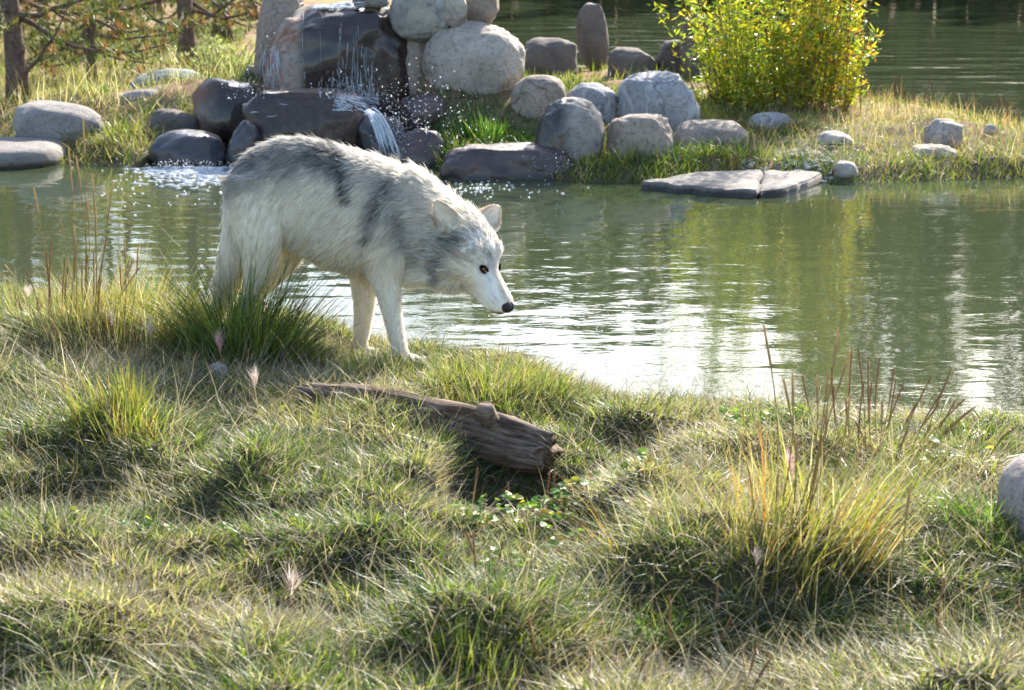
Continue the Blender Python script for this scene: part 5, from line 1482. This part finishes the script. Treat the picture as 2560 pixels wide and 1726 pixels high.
# --- markings: coat pattern described along the flank (positions on the side view)
def side_px(P):
    q = P + np.array(W0)
    rel = q - np.array([0, 0, CAM_H])
    dpt = rel @ DV
    return 1280 + FPX * rel[:, 0] / dpt, 863 - FPX * (rel @ UV) / dpt
def seg_d(px, py, poly):
    d = np.full(len(px), 1e9)
    for (x0, y0), (x1, y1) in zip(poly[:-1], poly[1:]):
        dx, dy = x1 - x0, y1 - y0
        t = np.clip(((px - x0) * dx + (py - y0) * dy) / (dx * dx + dy * dy + 1e-9), 0, 1)
        d = np.minimum(d, np.hypot(px - x0 - t * dx, py - y0 - t * dy))
    return d
WHITE = np.array((.92, .87, .77)); CREAM = np.array((.78, .69, .52)); GREY = np.array((.22, .215, .22)); DARK = np.array((.045, .043, .05)); TAN = np.array((.42, .30, .19))
MARKS = [([(590, 425), (640, 385), (720, 368), (800, 378), (850, 392)], 40, GREY, .85), ([(640, 400), (720, 385), (800, 395)], 32, DARK, .5), ([(575, 470), (640, 440), (730, 425)], 30, GREY, .5),
         ([(838, 365), (858, 420), (870, 465), (874, 492)], 13, DARK, .95), ([(790, 385), (850, 425)], 24, DARK, .45), ([(890, 420), (960, 450), (1010, 470)], 45, GREY, .38),
         ([(972, 468), (945, 505), (932, 555), (926, 592)], 17, DARK, .6), ([(975, 480), (1000, 560), (1010, 600)], 32, GREY, .45), ([(1010, 540), (1032, 600), (1050, 650)], 20, GREY, .6),
         ([(1050, 480), (1085, 540), (1090, 600)], 36, GREY, .32), ([(1128, 608), (1112, 650), (1095, 695)], 13, GREY, .75), ([(1120, 605), (1140, 615)], 14, DARK, .55), ([(1146, 590), (1152, 606)], 8, DARK, .95),
         ([(1100, 630), (1150, 640), (1185, 660)], 14, TAN, .35), ([(1175, 605), (1215, 635)], 38, GREY, .38), ([(1228, 640), (1240, 682)], 15, GREY, .45), ([(1244, 690), (1257, 730), (1268, 752)], 8, TAN, .75), ([(1200, 690), (1225, 725), (1245, 760)], 14, GREY, .12), ([(1196, 668), (1210, 662), (1226, 668)], 7, TAN, .45), ([(1214, 684), (1226, 702)], 5, GREY, .5), ([(1238, 745), (1240, 747)], 3, DARK, .5), ([(1246, 752), (1247, 753)], 3, DARK, .5), ([(1232, 756), (1233, 757)], 3, DARK, .45), ([(1150, 700), (1185, 715)], 20, CREAM, .55),
         ([(1196, 763), (1222, 782), (1255, 786)], 5, DARK, .9), ([(1180, 700), (1192, 740)], 16, CREAM, .7), ([(1095, 545), (1118, 575), (1128, 590)], 5, TAN, .6), ([(1236, 560), (1250, 530)], 9, GREY, .5)]
EYES = []
EARS = [(eb1, et1, camvec(-.10, -.95, -.2), .048), (eb2, et2, camvec(.0, -.95, -.1), .046)]
def fur_color(P, streak=1.0):
    px, py = side_px(P)
    n = len(P)
    c = np.tile(WHITE, (n, 1))
    low = sstep(560, 700, py) * sstep(1000, 900, px)
    c = mixc(c, np.tile(CREAM, (n, 1)), .5 * low)  # warm bounce light from the grass, put into the underside's coat colour
    nz_ = fbm(P[:, 0] * 18, P[:, 1] * 18, P[:, 2] * 40, 41, 3)
    jx = (fbm(P[:, 0] * 30, P[:, 1] * 30, P[:, 2] * 30, 43, 2) - .5) * 22
    rnd = rng.uniform(size=n)
    for poly, r_, cc, s_ in MARKS:
        d = seg_d(px + jx * min(1, r_ / 18), py + jx * .5 * min(1, r_ / 18), poly) / r_
        w_ = s_ * (.8 if r_ > 18 else 1.0) * np.exp(-d ** 2 * 1.1) * (.35 + 1.2 * nz_)
        if streak: w_ = np.clip(w_ * (.35 + 1.3 * rnd), 0, 1)
        c = mixc(c, np.tile(cc, (n, 1)), np.clip(w_, 0, 1))
    for eb_, et_, op_, w0 in EARS:
        b_, ax_ = np.array(eb_), np.array((et_ - eb_).normalized()); L_ = (et_ - eb_).length
        op3 = np.array(op_) - ax_ * (np.array(op_) @ ax_); op3 /= np.linalg.norm(op3); sd3 = np.cross(ax_, op3)
        v_ = ((P - b_) @ ax_) / L_; of_ = P - b_ - v_[:, None] * (L_ * ax_)
        lat = np.abs(of_ @ sd3) / (w0 * np.clip(1 - v_, .05, 1) ** .85 * (1 + .75 * v_)); fr_ = of_ @ op3
        m_ = sstep(.12, .3, v_) * (v_ < 1.2) * (np.linalg.norm(of_, axis=1) < .055)
        ec = mixc(np.tile(np.array((.80, .72, .60)), (n, 1)), np.tile(TAN, (n, 1)), .6 * sstep(.68, .95, lat))
        ec[fr_ < -.012] = np.array((.42, .38, .34))
        c = mixc(c, ec, m_)
    if EYES:
        for E_ in EYES:
            d_ = np.linalg.norm(P - np.array(E_), axis=1)
            c = mixc(c, np.tile(DARK, (n, 1)), .85 * np.exp(-(d_ / .0185) ** 4))
    tl = sstep(16, 2, px - (560 - (py - 580) * .24)) * sstep(585, 640, py) * sstep(585, 575, px)
    return mixc(c, np.tile(DARK, (n, 1)), .8 * tl * (.4 + .6 * rnd))
mskin = plain('wolf_undercoat', (.7, .65, .55), .9, .1, attr=True)
wolf = empty('wolf', W0)
me.materials.clear(); me.materials.append(mskin)
bo = link('body', me, None, wolf)
tag(wolf, 'white grey wolf with dark saddle walking head down along the bank', 'wolf')
bvh = BVHTree.FromObject(bo, dg) if False else BVHTree.FromPolygons([Vector(v) for v in WV], [tuple(p.vertices) for p in me.polygons])
def hit(px, py):
    d = Vector(ray(px, py)).normalized()
    o = CAMV - W0
    loc, nrm, idx, dist = bvh.ray_cast(o, d)
    return loc, nrm
# eyes
E1, N1 = hit(1210, 674)
loc = E1 - HO
s_, r_, u_ = loc.dot(HF), loc.dot(HR), loc.dot(HU)
E2, N2, _, _ = bvh.find_nearest(hp(s_, -r_, u_))
EYES += [E1, E2]
a_ = me.color_attributes.new('col', 'FLOAT_COLOR', 'POINT')
cc = np.ones((nv, 4), np.float32); cc[:, :3] = fur_color(WV, 0) * .9
a_.data.foreach_set('color', cc.ravel())
meye, ns, ls = newmat('amber_eye')
tc = N(ns, 'ShaderNodeTexCoord')
sp = N(ns, 'ShaderNodeSeparateXYZ'); ls.new(tc.outputs['Object'], sp.inputs[0])
cmb = N(ns, 'ShaderNodeCombineXYZ'); ls.new(sp.outputs['X'], cmb.inputs['X']); ls.new(sp.outputs['Y'], cmb.inputs['Y'])
ln = N(ns, 'ShaderNodeVectorMath', operation='LENGTH'); ls.new(cmb.outputs[0], ln.inputs[0])
rr = ramp(ns, [(0.0, (.004, .003, .003)), (.30, (.004, .003, .003)), (.36, (.24, .085, .018)), (.60, (.20, .065, .015)), (.68, (.012, .008, .008)), (1.0, (.012, .008, .008))])
sc_ = N(ns, 'ShaderNodeMath', operation='MULTIPLY'); sc_.inputs[1].default_value = 1 / .0125
ls.new(ln.outputs['Value'], sc_.inputs[0]); ls.new(sc_.outputs[0], rr.inputs[0])
pb = N(ns, 'ShaderNodeBsdfPrincipled', Roughness=0.08); ls.new(rr.outputs[0], pb.inputs['Base Color'])
out = N(ns, 'ShaderNodeOutputMaterial'); ls.new(pb.outputs[0], out.inputs['Surface'])
mdark = plain('wolf_nose_leather', (.018, .016, .018), .38, .5, noise=(.010, .009, .010), bump=.6, scale=350)
Vs, Ts = ICO[3]
mlid = plain('wolf_eyelid', (.012, .010, .010), .9, .05)
for E_, N_, sg in ((E1, N1, -1), (E2, N2, 1)):
    lk = (N_ * .75 + HF * .25).normalized()
    q = lk.to_track_quat('Z', 'Y')
    ey = link('eye', npmesh('eye', Vs * .0125, Ts), meye, wolf)
    ey.location = E_ - lk * .0055
    ey.rotation_mode = 'QUATERNION'; ey.rotation_quaternion = q
    # dark almond rim
    inner = (HF * 1.0 + HU * .12 - HR * (.15 * sg)); inner = (inner - lk * inner.dot(lk)).normalized(); vv = lk.cross(inner)
    t = np.linspace(0, 2 * math.pi, 25)
    P = [E_ + lk * (.0042 - .003 * abs(math.cos(a)) ** 2) + inner * (.0185 * math.cos(a)) + vv * (.0095 * math.sin(a)) for a in t]
    m_ = MB(); m_.tube(np.array(P), .0042, 8, cap=False)
    el_ = m_.build('eyelid', mlid, ey)
    el_.matrix_parent_inverse = (Matrix.Translation(ey.location) @ q.to_matrix().to_4x4()).inverted()
# nose pad with nostrils
nb_ = hp(.322, 0, -.004)
p, T = ICO[4]
q = p.copy()
q[:, 0] *= 1 - .25 * np.clip(-q[:, 2], 0, 1)
for sg in (-1, 1):
    d = np.linalg.norm(p - np.array([sg * .55, .72, -.12]) / np.linalg.norm([.55, .72, .12]), axis=1)
    q -= p * (.38 * np.exp(-(d / .28) ** 2))[:, None]
q -= p * (.16 * np.exp(-(p[:, 0] / .10) ** 2) * (p[:, 1] > 0))[:, None]
nz_ = q[:, 0:1] * np.array(HR) * .031 + q[:, 1:2] * np.array(HF) * .026 + q[:, 2:3] * np.array(HU) * .026
no = link('nose', npmesh('nose', nz_, T), mdark, wolf); no.location = nb_

# mouth line
P = [hit(a, b)[0] for a, b in smooth_secs([(1203, 762), (1214, 773), (1226, 781), (1240, 784), (1254, 781)], 14)]
P = [q for q in P if q is not None]
if len(P) > 3:
    m_ = MB(); m_.tube(np.array(P), .0034 * np.sin(np.linspace(.4, 2.8, len(P))), 6); m_.build('mouth_line', mlid, wolf)
# --- coat
me.calc_loop_triangles()
tri = np.empty(len(me.loop_triangles) * 3, np.int32); me.loop_triangles.foreach_get('vertices', tri); tri = tri.reshape(-1, 3)
VN = np.empty(nv * 3, np.float32); me.vertex_normals.foreach_get('vector', VN); VN = VN.reshape(-1, 3).astype(float)
A0, A1, A2 = WV[tri[:, 0]], WV[tri[:, 1]], WV[tri[:, 2]]
area = np.linalg.norm(np.cross(A1 - A0, A2 - A0), axis=1) / 2
v3 = lambda *a: np.array(a[0] if len(a) == 1 else a, float)
# bones: start, end, flow direction, length, lift
def B(a, b, flow, ln_, lift): return (v3(a), v3(b), v3(Vector(flow).normalized()), ln_, lift)
BONES = [B(wl(600, 450), wl(700, 440), (-.85, 0, -.55), .040, .42), B(wl(700, 440), wl(880, 470), (-.93, 0, -.35), .042, .40), B(wl(880, 470), wl(990, 500), (-.85, 0, -.55), .050, .42),
         B(wl(760, 600), wl(930, 650), (-.6, 0, -.85), .062, .52), B(wl(990, 520), wl(1090, 575, -.05), (-.75, .1, -.65), .072, .5), B(wl(1010, 640), wl(1110, 660, -.08), (-.55, .1, -.85), .055, .42),
         B(hp(-.10, 0, 0), hp(.0, 0, 0), camvec(-.9, .35, .15), .034, .34), B(wl(1080, 520, -.06), wl(1135, 560, -.09), camvec(-.9, .3, -.25), .055, .42), B(hp(.03, 0, .02), hp(.10, 0, 0), -HF, .020, .26), B(hp(.14, 0, -.02), hp(.31, 0, -.02), -HF - HU * .15, .0125, .26),
         B(hp(-.03, -.09, -.09), hp(.03, -.085, -.07), -HF * .8 - HR * .5 - HU * .4, .052, .5), B(wl(1110, 705, -.1), wl(1150, 715, -.12), (-.3, 0, -1), .05, .5), B(hp(-.02, .09, -.07), hp(-.01, .09, -.05), -HF * .8 + HR * .5 - HU * .4, .045, .40),
         B(eb1 + (et1 - eb1) * .3, et1, et1 - eb1, .013, .3), B(eb2 + (et2 - eb2) * .3, et2, et2 - eb2, .013, .3),
         B(wl(965, 700, -.1), wl(990, 900, -.1), (-.22, 0, -1), .024, .34), B(wl(908, 700, .1), wl(900, 890, .1), (-.22, 0, -1), .024, .34),
         B(wl(650, 560, -.095), wl(645, 680, -.095), (-.35, 0, -1), .030, .30), B(wl(640, 690, -.095), wl(620, 880, -.095), (-.25, 0, -1), .025, .34),
         B(wl(722, 590, .09), wl(690, 690, .095), (-.4, 0, -1), .026, .28), B(wl(670, 710, .095), wl(645, 850, .095), (-.25, 0, -1), .022, .32),
         B(wl(575, 520), wl(570, 640), (-.15, 0, -1), .055, .40), B(wl(568, 640), wl(548, 760), (-.2, 0, -1), .065, .36)]
def grow(nh, lmul, rad, frizz, colmul=1.0, seglen=5):
    f = rng.choice(len(tri), nh, p=area / area.sum())
    u, v = rng.uniform(size=nh), rng.uniform(size=nh)
    fl = u + v > 1; u[fl], v[fl] = 1 - u[fl], 1 - v[fl]
    P = A0[f] * (1 - u - v)[:, None] + A1[f] * u[:, None] + A2[f] * v[:, None]
    Nn = VN[tri[f, 0]] * (1 - u - v)[:, None] + VN[tri[f, 1]] * u[:, None] + VN[tri[f, 2]] * v[:, None]
    Nn /= np.linalg.norm(Nn, axis=1)[:, None] + 1e-9
    keep = np.ones(nh, bool)
    for E_ in (E1, E2): keep &= np.linalg.norm(P - v3(E_), axis=1) > .0135
    keep &= np.linalg.norm(P - v3(nb_), axis=1) > .026
    P, Nn = P[keep], Nn[keep]; n = len(P)
    FW, LN, LF, WS = np.zeros((n, 3)), np.zeros(n), np.zeros(n), np.zeros(n)
    for a, b, fw, ln_, lf in BONES:
        ab = b - a
        t = np.clip(((P - a) @ ab) / (ab @ ab), 0, 1)
        d = np.linalg.norm(P - a - t[:, None] * ab, axis=1)
        w_ = 1 / (d + .01) ** 4 * (.12 if ln_ == .013 else 1)
        FW += w_[:, None] * fw; LN += w_ * ln_; LF += w_ * lf; WS += w_
    FW /= WS[:, None]; LN /= WS; LF /= WS
    FW = FW - Nn * np.sum(FW * Nn, 1)[:, None]
    FW /= np.linalg.norm(FW, axis=1)[:, None] + 1e-6
    # locks: neighbouring hairs share a small turn
    sw = (fbm(P[:, 0] * 22, P[:, 1] * 22, P[:, 2] * 22, 51, 2) - .5) * 1.5
    Sd = np.cross(Nn, FW)
    FW = FW * np.cos(sw)[:, None] + Sd * np.sin(sw)[:, None]
    L = LN * lmul * rng.uniform(.6, 1.2, n)
    gi = rng.choice(n, 7500, replace=False)
    kd = KDTree(len(gi))
    for a_, g_ in enumerate(gi): kd.insert(P[g_], a_)
    kd.balance()
    near = gi[np.array([kd.find(p_)[1] for p_ in P])]
    lockv = rng.normal(1.0, .055, n)[near]
    lift = np.clip(LF * rng.uniform(.6, 1.5, n), .05, 1.2)
    pts = []
    p = P - Nn * .002
    jit = rng.normal(0, frizz, (n, 3))
    for k in range(seglen):
        s = k / (seglen - 1)
        pts.append(p.copy())
        th = lift * (1.15 - 1.0 * s)
        d = FW * np.cos(th)[:, None] + Nn * np.sin(th)[:, None] + jit * s + np.array([0, 0, -.15]) * s
        d /= np.linalg.norm(d, axis=1)[:, None]
        p = p + d * (L / (seglen - 1))[:, None]
    PS = np.stack(pts, 1)
    sv_ = (np.linspace(0, 1, seglen) ** 1.5)[None, :, None] * .62 * np.clip(LN / .03, .1, 1)[:, None, None]
    PS = PS + (PS[near] - PS) * sv_
    pts = [PS[:, k] for k in range(seglen)]
    c = fur_color(P) * colmul * (rng.uniform(.88, 1.08, n) * lockv)[:, None]
    hx_ = P - v3(HO); sf_ = hx_ @ v3(HF)
    onh = (sf_ > -.06) & (np.linalg.norm(hx_ - sf_[:, None] * v3(HF), axis=1) < .17)
    hn = fbm(P[:, 0] * 70, P[:, 1] * 70, P[:, 2] * 70, 47, 2)
    fh = onh * (.13 + .20 * sstep(.12, .02, sf_)) * (.5 + 1.2 * hn)
    c = c * (1 - (rng.uniform(size=n) < fh) * .55)[:, None]
    gh = rng.uniform(size=n) < .09 * sstep(540, 440, side_px(P)[1])
    c[gh] *= .5
    r0 = rad * np.clip(LN / .04, .48, 1.15)
    return np.stack(pts, 1), np.clip(c, 0, .94), r0
parts = [grow(150000, 1.0, .00062, .16), grow(16000, 1.45, .0005, .30)]
PT = np.concatenate([q[0] for q in parts]); HC = np.concatenate([q[1] for q in parts]); HRr = np.concatenate([q[2] for q in parts])
nh, npt = PT.shape[0], PT.shape[1]
hc = bpy.data.hair_curves.new('fur')
hc.add_curves([npt] * nh)
hc.position_data.foreach_set('vector', PT.astype(np.float32).ravel())
ra_ = hc.attributes.get('radius') or hc.attributes.new('radius', 'FLOAT', 'POINT')
prof = np.array([1, .95, .8, .55, .12])[None, :] * HRr[:, None]
ra_.data.foreach_set('value', prof.astype(np.float32).ravel())
ca_ = hc.attributes.new('col', 'FLOAT_COLOR', 'CURVE')
c4 = np.ones((nh, 4), np.float32); c4[:, :3] = HC
ca_.data.foreach_set('color', c4.ravel())
mf, ns, ls = newmat('wolf_fur')
at_ = N(ns, 'ShaderNodeAttribute', attribute_name='col')
df = N(ns, 'ShaderNodeBsdfDiffuse'); tr = N(ns, 'ShaderNodeBsdfTranslucent')
mxs = N(ns, 'ShaderNodeMixShader'); mxs.inputs[0].default_value = .5
gl = N(ns, 'ShaderNodeBsdfGlossy', Roughness=.45); gl.inputs['Color'].default_value = (.9, .9, .9, 1)
mx2 = N(ns, 'ShaderNodeMixShader'); mx2.inputs[0].default_value = .05
ls.new(at_.outputs['Color'], df.inputs['Color']); ls.new(at_.outputs['Color'], tr.inputs['Color'])
ls.new(df.outputs[0], mxs.inputs[1]); ls.new(tr.outputs[0], mxs.inputs[2]); ls.new(mxs.outputs[0], mx2.inputs[1]); ls.new(gl.outputs[0], mx2.inputs[2])
out = N(ns, 'ShaderNodeOutputMaterial'); ls.new(mx2.outputs[0], out.inputs['Surface'])
hc.materials.append(mf)
link('fur', hc, None, wolf)
